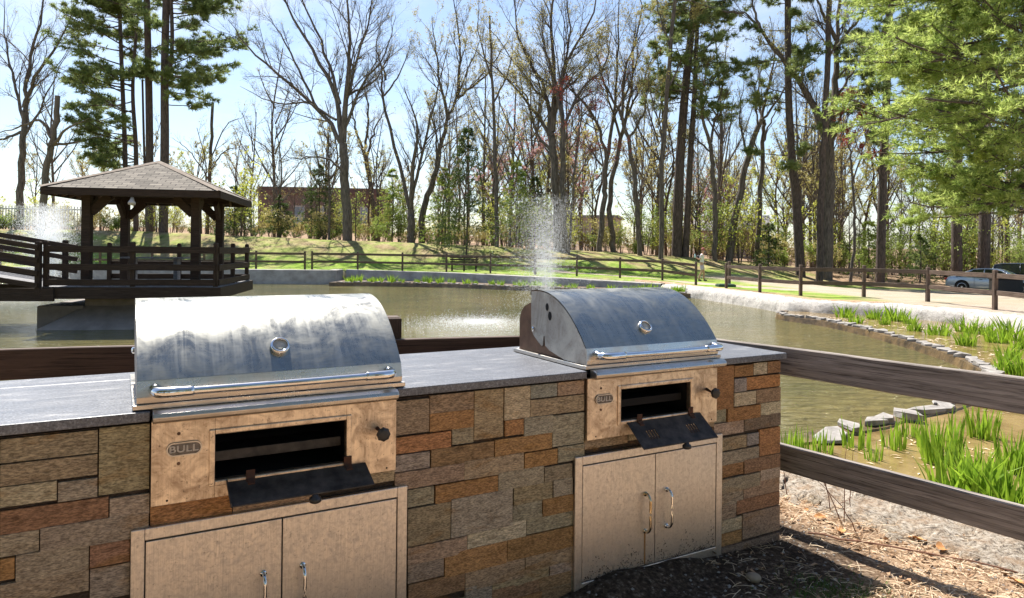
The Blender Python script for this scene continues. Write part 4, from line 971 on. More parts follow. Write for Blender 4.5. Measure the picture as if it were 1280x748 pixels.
def skin_obj(name, verts, edges, radii, mat, parent=None, sub=2):
    me = bpy.data.meshes.new(name); me.from_pydata(verts, edges, []); o = bpy.data.objects.new(name, me); COL.objects.link(o); me.materials.append(mat)
    md = o.modifiers.new('skin', 'SKIN'); md.use_smooth_shade = True
    for i, v in enumerate(me.skin_vertices[0].data): v.radius = radii[i] if isinstance(radii[i], tuple) else (radii[i],)*2; v.use_root = (i == 0)
    s = o.modifiers.new('subsurf', 'SUBSURF'); s.levels = s.render_levels = sub
    if parent: o.parent = parent
    return o
def build_person():
    p = at(877, 352, 37.2); z = gz(p[0], p[1])
    root = empty('person', (p[0], p[1], z), R_(-20), 'walking person in white shirt, red cap, face mask and black backpack on the far path', 'person')
    # walking to +x, y across
    V = [(0, 0, .93), (0, 0, 1.08), (.01, 0, 1.25), (.015, 0, 1.39), (.03, 0, 1.46), (.045, 0, 1.52), (.06, 0, 1.60), (.06, 0, 1.67),
         (0, .09, .88), (.10, .10, .50), (.10, .10, .09), (.20, .10, .05), (0, -.09, .88), (.02, -.10, .50), (-.16, -.10, .13), (-.07, -.10, .05),
         (0, .17, 1.38), (-.03, .22, 1.12), (.14, .20, .97), (.20, .19, .95), (0, -.17, 1.38), (-.10, -.22, 1.14), (-.22, -.20, 1.20), (-.30, -.18, 1.26)]
    E = [(0, 1), (1, 2), (2, 3), (3, 4), (4, 5), (5, 6), (6, 7), (0, 8), (8, 9), (9, 10), (10, 11), (0, 12), (12, 13), (13, 14), (14, 15), (3, 16), (16, 17), (17, 18), (18, 19), (3, 20), (20, 21), (21, 22), (22, 23)]
    Rr = [(.10, .14), (.09, .13), (.10, .15), (.09, .13), .055, .055, .092, .075, .085, .058, .042, .035, .085, .058, .042, .035, .05, .042, .033, .03, .05, .042, .033, .03]
    skin_obj('body', V, E, Rr, M['skin'], root)
    skin_obj('shirt', [(0, 0, .90), (0, 0, 1.08), (.01, 0, 1.25), (.015, 0, 1.40), (.03, 0, 1.45), (0, .17, 1.385), (-.02, .215, 1.17), (0, -.17, 1.385), (-.07, -.215, 1.2)], [(0, 1), (1, 2), (2, 3), (3, 4), (3, 5), (5, 6), (3, 7), (7, 8)],
             [(.125, .165), (.115, .155), (.125, .175), (.105, .15), .06, .07, .062, .07, .062], M['shirt'], root)
    skin_obj('shorts', [(0, 0, .98), (0, 0, .90), (0, .09, .84), (.08, .10, .56), (0, -.09, .84), (.02, -.10, .56)], [(0, 1), (1, 2), (2, 3), (1, 4), (4, 5)], [(.12, .16), (.125, .165), .10, .088, .10, .088], M['shorts'], root)
    skin_obj('backpack', [(-.17, 0, 1.05), (-.18, 0, 1.2), (-.16, 0, 1.40)], [(0, 1), (1, 2)], [(.10, .15), (.12, .16), (.08, .12)], M['backpack'], root)
    m = MB(); m.lathe([(0, .115), (.05, .108), (.085, .075), (.10, .03), (.102, 0), (.098, -.005)], 18, M=Matrix.Translation((.058, 0, 1.67)) @ Matrix.Rotation(R_(6), 4, 'Y'))
    m.add([(.13, -.07, 1.665), (.13, .07, 1.665), (.24, .05, 1.64), (.24, -.05, 1.64), (.13, -.07, 1.675), (.13, .07, 1.675), (.24, .05, 1.65), (.24, -.05, 1.65)], [(0, 1, 2, 3), (4, 7, 6, 5), (0, 4, 5, 1), (1, 5, 6, 2), (2, 6, 7, 3), (3, 7, 4, 0)])
    m.build('cap', M['cap'], root, smooth=True)
    skin_obj('face_mask', [(.12, 0, 1.58), (.135, 0, 1.61)], [(0, 1)], [(.035, .06), (.04, .065)], M['mask'], root, 1)
    for x, y in ((.14, .10), (-.12, -.10)):
        skin_obj('shoe', [(x-.06, y, .05), (x+.05, y, .045), (x+.14, y, .035)], [(0, 1), (1, 2)], [.05, .05, .035], M['shoe'], root, 1)
    m = MB(); m.lathe([(0, 0), (.045, 0), (.045, .14), (.02, .18), (.02, .21), (0, .21)], 12, M=Matrix.Translation((-.34, -.18, 1.24))); o = m.build('bottle', M['mask'], None, smooth=True)
    o.location = root.location; o.rotation_euler = root.rotation_euler; tag(o, 'pale blue bottle carried by the walking person', 'bottle')
build_person()
p = at(907, 357.5, 31); m = MB(); m.box(-.38, .38, -.28, .28, 0, .10); m.box(-.34, .34, -.24, .24, .10, .125); o = m.build('irrigation_cover', M['box_green'], bevel=.02); o.location = (p[0], p[1], gz(p[0], p[1])); tag(o, 'low dark green ground cover box beside the fence near the person', 'cover')
def build_bin():
    p = at(1257, 372, 30); z = 1.45-(372-320.3)*30/872; root = empty('storage_bin', (p[0], p[1], gz(p[0], p[1])), R_(-6), 'black box-shaped bin behind the right fence in front of the silver car', 'bin')
    m = MB(); m.box(-.52, .52, -.32, .32, .03, .78); m.build('bin_body', M['box_black'], root, bevel=.03)
    m = MB(); m.box(-.55, .55, -.35, .35, .782, .84); m.build('lid', M['box_black'], root, bevel=.02)
    m = MB(); [m.box(x-.05, x+.05, y-.05, y+.05, 0, .03) for x in (-.42, .42) for y in (-.24, .24)]; m.build('feet', M['box_black'], root)
build_bin()

# ------------------------------------------------------------------ cars
def build_car(loc, rz, paint, label, suv=False):
    root = empty('parked_car', loc, rz, label, 'car')
    L = 4.75; H = 1.72 if suv else 1.44
    xs = np.array([-2.36, -2.30, -2.15, -1.9, -1.6, -1.3, -.9, -.4, .1, .6, .95, 1.25, 1.6, 1.95, 2.2, 2.33, 2.38])
    if suv: belt = np.array([.80, .98, 1.03, 1.06, 1.07, 1.07, 1.06, 1.05, 1.04, 1.03, 1.08, 1.06, 1.02, .96, .88, .74, .62])
    else: belt = np.array([.62, .84, .93, .97, .985, .985, .96, .94, .93, .93, .95, .93, .89, .83, .74, .64, .54])
    wd = np.array([.70, .80, .86, .895, .90, .905, .91, .91, .91, .91, .905, .90, .89, .86, .80, .70, .62])
    m = MB(); V = []; sec_n = 12
    for x, b, w in zip(xs, belt, wd):
        z0 = .22+(.10 if abs(x) > 2.1 else 0)
        half = [(w*.86, z0), (w*.97, z0+.06), (w, z0+(b-z0)*.45), (w*.985, b-.10), (w*.93, b-.02), (w*.5, b+.015)]
        ring = half+[(-y, z) for y, z in half[::-1]]
        V += [(x, y, z) for y, z in ring]
    n = len(xs); F = [(i*12+a, (i+1)*12+a, (i+1)*12+(a+1) % 12, i*12+(a+1) % 12) for i in range(n-1) for a in range(12)]
    m.add(V, F); m.F.setdefault(12, []).append(np.array([list(range(12)), list(range((n-1)*12, n*12))[::-1]]))
    body = m.build('body', paint, root, smooth=True)
    s = body.modifiers.new('s', 'SUBSURF'); s.levels = s.render_levels = 1
    # glasshouse
    if suv: gx = np.array([-2.2, -2.05, -1.6, -.6, .3, .62, 1.15]); gt = np.array([1.05, 1.60, 1.70, 1.72, 1.68, 1.55, 1.05])
    else: gx = np.array([-1.75, -1.35, -.95, -.35, .2, .55, 1.18]); gt = np.array([.97, 1.19, 1.38, 1.43, 1.41, 1.31, .93])
    def shell(f, zoff, woff, z_lo=None):
        V = []
        for x, t in zip(gx, gt):
            b = np.interp(x, xs, belt)-.02
            t2 = b+(t-b)*f+zoff
            wr = .86-(t2-b)*.52
            ring = [(.86+woff, b), (wr+.02+woff, max(b, t2-.05)), (wr-.08+woff, t2), (0, t2+.012), (-wr+.08-woff, t2), (-wr-.02-woff, max(b, t2-.05)), (-.86-woff, b)]
            V += [(x, y, z) for y, z in ring]
        F = [(i*7+a, (i+1)*7+a, (i+1)*7+a+1, i*7+a+1) for i in range(len(gx)-1) for a in range(6)]
        return V, F
    V, F = shell(1, 0, 0); m = MB().add(V, F); m.build('windows', M['car_glass'], root, smooth=False)
    # roof panel and pillars in body paint
    m = MB(); idx = [i for i in range(len(gx)) if gt[i] > (1.5 if suv else 1.28)]; V2 = np.array(V).reshape(len(gx), 7, 3)
    sub = V2[idx][:, 1:6].copy(); sub[:, :, 2] += .012; sub[:, :, 1] *= 1.02; k = len(idx)
    m.add(sub.reshape(-1, 3), [(i*5+a, (i+1)*5+a, (i+1)*5+a+1, i*5+a+1) for i in range(k-1) for a in range(4)])
    ro = m.build('roof', paint, root, smooth=True)
    for side in (0, 1):
        j0, j1 = (0, 1) if side == 0 else (6, 5)
        m = MB()
        for i in (0, len(gx)-1):
            step = 1 if i == 0 else -1; path = [V2[i][j0]]
            t = i
            while t != idx[0 if i == 0 else -1]: t += step; path.append(V2[t][j1])
            m.tube(np.array(path), .045, 6)
        mid = 3; m.tube([V2[mid][j0]+[0, 0, 0], V2[mid][j1]], .035, 6)
        m.build('pillar', paint, root, smooth=True)
    for x in (-1.42, 1.36):
        for sy in (-1, 1):
            R = .33; yw = sy*.80
            arch = MB(); arch.lathe([(0, 0), (.385, 0), (.385, .012), (0, .012)], 26, M=Matrix.Translation((x, sy*.905, .36)) @ Matrix.Rotation(R_(-90)*sy, 4, 'X')); arch.build('wheel_arch', M['black'], root)
            MT = Matrix.Translation((x, sy*.72, R)) @ Matrix.Rotation(R_(-90)*sy, 4, 'X')
            w = MB(); w.lathe([(.20, 0), (R-.03, 0), (R, .04), (R, .17), (R-.02, .20), (.235, .205), (.23, .18)], 28, M=MT); wo = w.build('wheel', M['tyre'], root, smooth=True)
            rm = MB(); rm.lathe([(.235, .198), (.215, .203), (.205, .175), (.20, .16)], 28, M=MT); rm.lathe([(0, .20), (.05, .20), (.055, .17)], 12, M=MT)
            for q in range(10):
                a = 2*math.pi*q/10; c_, s_ = math.cos(a), math.sin(a); V = []
                for r0, hw in ((.045, .016), (.21, .020)):
                    for dd in (-hw, hw):
                        for zz in (.165, .195): V.append(tuple((MT @ Vector((r0*c_-dd*s_, r0*s_+dd*c_, zz)))))
                rm.add(V, [(0, 1, 3, 2), (4, 6, 7, 5), (0, 4, 5, 1), (2, 3, 7, 6), (0, 2, 6, 4), (1, 5, 7, 3)])
            rm.build('rim', M['rim'], wo)
    for sy in (-1, 1):
        m = MB(); m.box(-2.37, -2.20, sy*.62-.17, sy*.62+.17, .72 if not suv else .80, .84 if not suv else .98); m.build('tail_lamp', M['lamp_red'], root, bevel=.03)
        m = MB(); m.box(2.14, 2.33, sy*.62-.16, sy*.62+.16, .60, .72); m.build('headlight', M['lamp_clear'], root, bevel=.03)
        m = MB(); m.box(.62, .80, sy*.98-.10, sy*.98+.10, .96, 1.09); m.build('wing_mirror', paint, root, bevel=.03)
        m = MB()
        for x in (-.55, .35): m.box(x, x+.16, sy*.925-.01, sy*.925+.01, .79, .815)
        for x in (-.80, .12, 1.02): m.box(x-.004, x+.004, sy*.912-.004, sy*.912+.004, .38, .92)
        m.build('door_trim', M['black'], root)
    m = MB(); m.box(-2.38, -2.33, -.26, .26, .58, .69); m.build('number_plate', M['white_metal'], root)
    return root
P1 = at(1243, 367, 40.6)
build_car((P1[0], P1[1], gz(P1[0], P1[1])), R_(-47), M['car_silver'], 'silver blue sedan parked behind the right fence under the evergreen')
P2 = at(1290, 352, 47)
build_car((P2[0], P2[1], gz(P2[0], P2[1])+0), R_(-40), M['car_dark'], 'dark utility vehicle parked beyond the silver sedan', suv=True)

# ------------------------------------------------------------------ buildings far behind the trees
def far_building():
    a = at(322, 300, 96); b = at(480, 300, 98); yaw = math.atan2(b[1]-a[1], b[0]-a[0]); L = math.hypot(b[0]-a[0], b[1]-a[1]); z0 = gz(a[0], a[1])
    root = empty('brick_building', (a[0], a[1], z0), yaw, 'red brick building with white windows far behind the bare trees', 'building')
    top = 1.45+(311.5-234)*96/872-z0
    m = MB(); m.box(0, L, 0, 16, -2, top-.9); m.build('wall', M['brick'], root)
    m = MB(); m.box(-.25, L+.25, -.25, 16.2, top-.9, top-.45); m.box(-.1, L+.1, -.1, 16.1, top-.45, top); m.build('cornice', M['roof_grey'] if False else basic('dark_cornice', (.12, .07, .06), (.17, .10, .085), 3, .9), root)
    n = int(L/3.0)
    for i in range(n):
        x = 1.9+i*3.0
        for z in (.9, 4.3):
            if z+2.2 > top-1: continue
            m = MB(); m.box(x, x+1.25, -.06, .02, z, z+2.3)
            w = m.build('window', M['pane'], root)
            m = MB(); m.box(x-.12, x, -.10, .02, z-.1, z+2.45); m.box(x+1.25, x+1.37, -.10, .02, z-.1, z+2.45); m.box(x, x+1.25, -.10, .02, z+2.3, z+2.45); m.box(x, x+1.25, -.12, .02, z-.12, z); m.box(x, x+1.25, -.09, -.05, z+1.1, z+1.18)
            m.build('frame', M['trim'], w)
    # low house to the right
    a = at(868, 300, 92); b = at(962, 300, 90); yaw = math.atan2(b[1]-a[1], b[0]-a[0]); L = math.hypot(b[0]-a[0], b[1]-a[1]); z0 = gz(a[0], a[1])
    root = empty('low_house', (a[0], a[1], z0), yaw, 'low pale house with a wide grey roof far behind the trunks right of centre', 'house')
    m = MB(); m.box(0, L, 0, 8, -1, 3.0); m.build('wall', M['siding'], root)
    e = 3.0; r_ = 5.2; m = MB(); m.add([(-.5, -.5, e), (L+.5, -.5, e), (L+.5, 8.5, e), (-.5, 8.5, e), (-.5, 4, r_), (L+.5, 4, r_)], [(0, 1, 5, 4), (2, 3, 4, 5)], [(0, 4, 3), (1, 2, 5)]); m.build('roof', M['roof_grey'], root)
    for x in (1.2, 4.2, 7.0):
        if x+1.2 > L: continue
        m = MB(); m.box(x, x+1.2, -.05, .02, 1.0, 2.3); m.build('window', M['pane'], root)
    a = at(640, 300, 112); b = at(770, 300, 108); yaw = math.atan2(b[1]-a[1], b[0]-a[0]); L = math.hypot(b[0]-a[0], b[1]-a[1]); z0 = gz(a[0], a[1])
    root = empty('low_house', (a[0], a[1], z0), yaw, 'brownish low building glimpsed between trunks behind the fountain', 'house')
    m = MB(); m.box(0, L, 0, 9, -1, 3.2); m.build('wall', M['siding'], root); m = MB(); m.box(-.4, L+.4, -.4, 9.4, 3.2, 3.6); m.build('roof', M['roof_grey'], root)
far_building()
def picket():
    a = at(-20, 290, 55); b = at(112, 290, 56); L = math.hypot(b[0]-a[0], b[1]-a[1]); z0 = gz(b[0], b[1])
    root = empty('picket_fence', (a[0], a[1], z0), math.atan2(b[1]-a[1], b[0]-a[0]), 'tall pale slatted fence behind the left fountain', 'fence')
    m = MB()
    for i in range(int(L/.22)): m.box(i*.22, i*.22+.07, -.02, .02, 0, 1.9)
    m.build('pickets', M['white_metal'], root)
    m = MB(); m.box(0, L, .022, .06, .3, .4); m.box(0, L, .022, .06, 1.6, 1.7); m.build('rail', M['white_metal'], root)
picket()

# ------------------------------------------------------------------ trees
def unit(a): return a/(np.linalg.norm(a, axis=-1, keepdims=True)+1e-9)
def spawn(P, R, L, nch, ratio, ang, up, k, tmin=.25, rmax=.6, wob=.16, taper=.25, droop=0.0, tpow=1.0):
    n, kk, _ = P.shape; par = np.repeat(np.arange(n), nch); m = len(par)
    t = (tmin+(1-tmin)*rng.random(m)**tpow)*(kk-1.001); i = t.astype(int); f = (t-i)[:, None]
    p0 = P[par, i]*(1-f)+P[par, i+1]*f; T = unit(P[par, i+1]-P[par, i]); r = R[par, i]*(1-f[:, 0])+R[par, i+1]*f[:, 0]
    q = unit(np.cross(T, unit(rng.normal(size=(m, 3)))))
    a = np.radians(ang*rng.uniform(.65, 1.3, m))[:, None]
    d = unit(np.cos(a)*T+np.sin(a)*q+np.array([0, 0, up]))
    l = L[par]*ratio*rng.uniform(.55, 1.15, m)*(1.12-.55*t/(kk-1)); rr = np.minimum(r*rmax, l*.013+.0065)*rng.uniform(.75, 1.1, m)
    pts = np.zeros((m, k, 3)); pts[:, 0] = p0; dd = d
    for j in range(1, k):
        dd = unit(dd+rng.normal(0, wob, (m, 3))+np.array([0, 0, up*.25-droop*j/k])); pts[:, j] = pts[:, j-1]+dd*(l/(k-1))[:, None]
    rad = rr[:, None]*(1-(1-taper)*np.linspace(0, 1, k)[None])
    return pts, rad, l
def leafquads(P, size, aspect=.6, up=0.0, tri=False):
    m = len(P); a = unit(rng.normal(size=(m, 3))); b = unit(np.cross(a, rng.normal(size=(m, 3)))); s = size*rng.uniform(.6, 1.3, (m, 1))
    a = a*s; b = b*s*aspect
    if tri:
        V = np.stack([P-b*.5, P+b*.5, P+a], 1).reshape(-1, 3); return V, np.arange(3*m).reshape(-1, 3)
    V = np.stack([P, P+a*.5+b*.5, P+a, P+a*.5-b*.5], 1).reshape(-1, 3); return V, np.arange(4*m).reshape(-1, 4)
def needles(P, D, length, width, n):
    """n thin triangles fanning round direction D at each point"""
    m = len(P); P = np.repeat(P, n, 0); D = np.repeat(D, n, 0)
    d = unit(D+rng.normal(0, .62, (m*n, 3))); s = unit(np.cross(d, rng.normal(size=(m*n, 3))))*width*.5; l = length*rng.uniform(.6, 1.15, (m*n, 1))
    V = np.stack([P-s, P+s, P+d*l], 1).reshape(-1, 3); return V, np.arange(3*m*n).reshape(-1, 3)
class Tree:
    def __init__(s, label, cat='tree', group='trees behind the pond', name='bare_tree', bark='bark'):
        s.label, s.cat, s.group, s.name, s.bark = label, cat, group, name, bark; s.wood = MB(); s.tips = []
    def limbs(s, limbs, sides=9, k=14, jit=.0):
        """limbs: list of (points, r0, r1) in world space"""
        out = []
        for pts, r0, r1 in limbs:
            P = smoothpath(pts, k, jit); R = np.linspace(r0, r1, k); V, F = tubes(P[None], R[None], sides); s.wood.add(V.reshape(-1, 3), F); out.append((P, R))
        Pa = np.array([o[0] for o in out]); Ra = np.array([o[1] for o in out]); La = np.linalg.norm(np.diff(Pa, axis=1), axis=2).sum(1)
        return Pa, Ra, La
    def branch(s, P, R, L, spec, sides=(5, 4, 3, 3)):
        for lv, kw in enumerate(spec):
            P, R, L = spawn(P, R, L, **kw); V, F = tubes(P, R, sides[min(lv, len(sides)-1)]); s.wood.add(V.reshape(-1, 3), F)
            s.tips.append(P)
        return P, R, L
    def finish(s, base, leaves=()):
        base = np.array(base, float); root = empty(s.name, tuple(base), 0, s.label, s.cat, s.group)
        V = np.concatenate(s.wood.V)-base; me = rawmesh('trunk', V, [np.concatenate(f) for f in s.wood.F.values()], True); link('trunk', me, M[s.bark], root)
        for nm, mat, V, F in leaves:
            if len(V): link(nm, rawmesh(nm, V-base, F), M[mat], root)
        return root
DETAIL = 1.0
def img(pts, Y, dY=0.0):
    """photo positions -> points at distance Y (third number: extra distance)"""
    out = []
    for q in pts:
        x, y = q[0], q[1]; yy = Y+(q[2] if len(q) > 2 else 0); out.append(at(x, y, yy))
    return np.array(out)
def bare(label, Y, limbs, bushy=1.0, buds=('bud', .0), seed=0, fine=.35, name='bare_tree', bark='bark', up=.18, grp='bare trees behind the pond', lv1=9, lean=0, sc=1.0):
    """limbs: [(pixel points, width px at start, width px at end)], first is the trunk"""
    global rng
    Y = 50 if Y == 38 else Y*1.125; rng = np.random.default_rng(seed+100); t = Tree(label, 'tree', grp, name, bark)
    k = Y/F_PX; L = []
    for i, (pts, w0, w1) in enumerate(limbs):
        P = img(pts, Y)
        if i == 0: P[0][2] = gz(P[0][0], P[0][1])-.15
        else:
            dy = rng.uniform(-2.2, 2.2); 
            for j in range(len(P)): P[j] += ray(*pts[j][:2])*dy*(j/(len(P)-1))
        L.append((P, w0*k/2*(.82 if i == 0 else .9), w1*k/2*(.84 if i == 0 else .32)))
    P, R, Ln = t.limbs(L, jit=.05)
    if len(limbs) > 1 and lv1: Pc, Rc, Lc = P[1:], R[1:], Ln[1:]
    else: Pc, Rc, Lc = P, R, Ln*.6
    Lc = np.minimum(Lc, 13.0)
    b1 = max(4, int(lv1*bushy)+2)
    spec = [dict(nch=b1, ratio=.46*sc, ang=33, up=up*.5, k=7, tmin=.12, rmax=.5, wob=.12, taper=.2),
            dict(nch=int(7*bushy), ratio=.52, ang=34, up=up*.4, k=6, tmin=.12, rmax=.6, wob=.14, taper=.25),
            dict(nch=int(6*bushy), ratio=.54, ang=35, up=up*.3, k=4, tmin=.1, rmax=.7, wob=.15, taper=.3),
            dict(nch=4, ratio=.55, ang=34, up=up*.2, k=3, tmin=.1, rmax=.8, wob=.16, taper=.4)]
    t.branch(Pc, Rc, Lc, spec); lv = []
    if buds[1] > 0:
        T = t.tips[-1].reshape(-1, 3); pick = rng.random(len(T)) < buds[1]*.8; V, F = leafquads(T[pick]+rng.normal(0, .04, (pick.sum(), 3)), fine*.30); lv.append(('leaves', buds[0], V, F))
    b = L[0][0][0]; return t.finish((b[0], b[1], gz(b[0], b[1])), lv)

BT = []
BT.append(bare('bare forked tree nearest the left edge of the picture', 50, [([(24, 285), (27, 210), (31, 140)], 11, 8), ([(31, 140), (36, 80), (52, 20), (60, -60)], 6, 3), ([(30, 135), (45, 95), (75, 50), (105, -20)], 6, 2), ([(31, 160), (20, 110), (8, 60), (5, 0)], 5, 2), ([(28, 175), (50, 140), (62, 110), (88, 60)], 4, 1.5), ([(26, 165), (-5, 175), (-30, 150)], 4, 2)], 1.0, ('bud', .05), 1))
BT.append(bare('broken-topped dead tree leaning behind the left end of the gazebo roof', 47, [([(52, 278), (58, 215), (68, 165), (72, 120)], 11, 7), ([(66, 180), (85, 160), (112, 148)], 5, 2), ([(64, 172), (50, 150), (25, 158), (-10, 170)], 5, 2), ([(66, 182), (95, 178), (120, 172), (130, 165)], 4, 2), ([(62, 195), (58, 175), (55, 150)], 3, 1.5)], .8, ('bud', 0), 2, bark='snag', lv1=5, sc=.7))
BT.append(bare('straight bare pole-like snag right of the gazebo peak', 55, [([(259, 300), (262, 220), (266, 128)], 6, 4), ([(262, 200), (285, 155), (315, 145)], 2, 1), ([(261, 225), (238, 190), (215, 172)], 2, 1), ([(262, 215), (280, 190), (312, 182)], 2.5, 1)], .7, ('bud', 0), 3, lv1=5))
BT.append(bare('great spreading bare tree left of centre with the widest crown', 47, [([(434, 300), (431, 230), (429, 180)], 15, 12), ([(429, 182), (400, 140), (355, 100), (310, 60), (285, 25)], 7, 2), ([(428, 175), (420, 120), (395, 70), (360, 10), (350, -40)], 8, 2.5), ([(429, 178), (434, 110), (436, 40), (432, -50)], 9, 3),
     ([(431, 160), (450, 110), (480, 70), (495, 20)], 5, 1.5), ([(431, 140), (445, 80), (462, 20), (470, -40)], 5, 2), ([(420, 150), (385, 130), (340, 128), (300, 108)], 4, 1.2), ([(425, 130), (405, 60), (380, 5), (378, -40)], 5, 2), ([(430, 215), (405, 197), (370, 198), (350, 195)], 3.5, 1.2), ([(433, 120), (470, 100), (492, 62)], 4, 1.5), ([(400, 140), (360, 60), (335, 20)], 4, 1.5)], 1.15, ('bud', .03), 4, lv1=8))
BT.append(bare('shorter bare tree with a crooked fork right of the widest tree', 58, [([(468, 290), (465, 240), (455, 190)], 9, 6), ([(455, 192), (442, 150), (440, 110)], 4, 1.5), ([(457, 200), (470, 160), (485, 130)], 4, 1.5), ([(458, 185), (460, 140), (455, 100)], 4, 1.5)], .9, ('bud', .05), 5))
BT.append(bare('twin-stemmed bare tree whose left stem arches outward', 48, [([(514, 295), (514, 262)], 12, 11), ([(513, 265), (498, 200), (480, 130), (478, 90), (490, 60)], 6, 3), ([(514, 262), (516, 200), (522, 160), (505, 110)], 7, 3), ([(515, 250), (528, 190), (545, 120), (560, 60)], 5, 2.5), ([(480, 120), (500, 90), (515, 50)], 3, 1.5), ([(482, 100), (472, 60), (480, 10)], 3, 1.5)], .9, ('bud', .05), 6))
BT.append(bare('bare tree leaning right beside the twin-stemmed one', 49, [([(527, 292), (530, 262), (545, 215)], 11, 8), ([(545, 215), (556, 160), (572, 120), (600, 50)], 7, 3), ([(545, 220), (545, 170), (535, 130)], 4, 2), ([(560, 150), (548, 90), (540, 20)], 5, 2), ([(572, 120), (575, 60), (565, -20)], 5, 2), ([(572, 122), (610, 90), (640, 40)], 4, 1.5)], 1.1, ('bud', .35), 7))
BT.append(bare('slim straight bare trunk between the bench and the fountain', 46, [([(621, 312), (620, 220), (616, 120), (612, 20)], 7, 3), ([(620, 220), (632, 180), (650, 150)], 2.5, 1), ([(618, 170), (600, 130), (590, 100)], 2.5, 1), ([(615, 100), (600, 50), (598, 0)], 3, 1), ([(616, 130), (635, 90), (642, 40)], 3, 1)], .9, ('bud', .15), 8))
BT.append(bare('tall many-limbed bare tree directly behind the fountain', 46, [([(697, 318), (695, 240), (690, 170)], 13, 11), ([(690, 172), (668, 140), (635, 100), (590, 60)], 6, 2), ([(690, 170), (680, 110), (650, 50), (640, -20)], 7, 2.5), ([(691, 165), (692, 90), (690, 10), (700, -50)], 8, 3), ([(692, 160), (705, 90), (740, 20), (750, -40)], 6, 2), ([(690, 190), (670, 165), (655, 115), (610, 85)], 5, 1.5), ([(692, 120), (720, 100), (760, 50)], 4, 1.5), ([(686, 130), (660, 100), (600, 20)], 4, 1.5)], 1.2, ('bud', .30), 9))
BT.append(bare('second dark trunk touching the right side of the fountain spray', 45, [([(706, 318), (704, 240), (703, 160)], 10, 8), ([(703, 160), (702, 100), (712, 40), (705, -40)], 6, 2), ([(703, 165), (722, 120), (755, 80), (765, 40)], 5, 2), ([(703, 150), (690, 90), (672, 30)], 5, 2)], 1.1, ('bud', .25), 10))
BT.append(bare('thin leaning bare tree with reddish buds right of the fountain', 44, [([(711, 322), (716, 250), (722, 180), (730, 120)], 4, 2), ([(718, 230), (740, 190), (770, 185)], 2, 1), ([(722, 180), (712, 140), (705, 110)], 2, 1), ([(726, 150), (745, 120), (752, 90)], 2, 1)], 1.0, ('red_bud', .16), 11))
BT.append(bare('bare tree with a forked trunk midway between fountain and large pine', 47, [([(749, 316), (755, 250), (758, 200)], 9, 7), ([(758, 200), (745, 150), (715, 110), (700, 60)], 5, 2), ([(758, 202), (768, 140), (772, 60), (775, -20)], 6, 2.5), ([(757, 215), (730, 180), (700, 170)], 3, 1), ([(766, 150), (790, 100), (800, 40)], 4, 2)], 1.1, ('red_bud', .06), 12))
BT.append(bare('bare tree with a curved lower trunk left of the double pine', 48, [([(768, 316), (762, 270), (766, 220), (780, 160)], 9, 6), ([(780, 160), (790, 100), (792, 30)], 5, 2), ([(776, 175), (760, 120), (745, 60)], 4, 2), ([(782, 150), (800, 110), (822, 60)], 4, 2)], 1.0, ('bud', .25), 13))
BT.append(bare('bare tree with pinkish leaf buds just left of the thin dark trunk', 46, [([(800, 316), (796, 250), (788, 190), (775, 140)], 8, 5), ([(777, 150), (782, 90), (800, 30), (798, -30)], 5, 2), ([(785, 175), (805, 140), (812, 90)], 4, 1.5), ([(776, 145), (755, 100), (740, 50)], 4, 1.5)], 1.0, ('bud', .25), 14))
BT.append(bare('thin dark straight trunk just left of the double pine', 45, [([(826, 320), (828, 230), (833, 130), (842, 20), (845, -40)], 8, 5), ([(830, 180), (815, 120), (800, 80)], 2.5, 1), ([(835, 110), (860, 60), (872, 10)], 3, 1), ([(838, 60), (822, 10), (820, -30)], 3, 1)], 1.0, ('bud', .35), 15))
BT.append(bare('slender bare tree directly behind the walking person', 46, [([(894, 322), (893, 240), (888, 180)], 8, 6), ([(888, 182), (876, 130), (882, 90), (870, 50)], 5, 2), ([(889, 178), (898, 130), (908, 80)], 4, 2), ([(888, 190), (868, 170), (850, 130)], 3, 1)], 1.0, ('bud', .12), 16))
BT.append(bare('smooth trunk leaning right behind the walking person', 47, [([(911, 325), (920, 265), (934, 200), (952, 150)], 12, 7), ([(952, 150), (960, 110), (968, 70), (962, 20)], 5, 2), ([(950, 155), (975, 120), (1000, 80)], 4, 2), ([(935, 195), (925, 150), (930, 100)], 4, 1.5), ([(948, 165), (944, 120), (955, 60)], 3, 1.5)], .95, ('bud', .08), 17, bark='bark'))
BT.append(bare('straight slim trunk right of the leaning smooth one', 48, [([(947, 328), (950, 250), (954, 170), (955, 150)], 8, 5), ([(954, 160), (948, 110), (958, 70)], 4, 1.5), ([(952, 180), (970, 140), (985, 120)], 3, 1), ([(952, 200), (940, 170), (925, 160)], 2, 1)], .9, ('bud', .08), 18))
BT.append(bare('largest grey oak with a long limb sweeping left over the pond edge', 38, [([(1032, 338), (1034, 270), (1036, 200), (1035, 165)], 20, 15), ([(1033, 172), (1020, 140), (1005, 110), (975, 70), (945, 30), (930, 15)], 12, 5), ([(1036, 168), (1044, 110), (1046, 50), (1052, -40)], 12, 8), ([(930, 16), (900, 12), (860, 2), (830, 5)], 4, 2), ([(990, 85), (965, 60), (948, 50)], 4, 3),
     ([(1040, 130), (1065, 90), (1085, 60)], 5, 2), ([(1036, 190), (1055, 140), (1080, 120)], 4, 1.5), ([(1046, 60), (1075, 20), (1100, -20)], 5, 2), ([(1045, 50), (1025, 10), (1010, -40)], 6, 2), ([(950, 35), (940, 0), (945, -40)], 4, 2), ([(1000, 105), (1010, 60), (1000, 10)], 4, 1.5)], 1.0, ('bud', .22), 19, lv1=7))
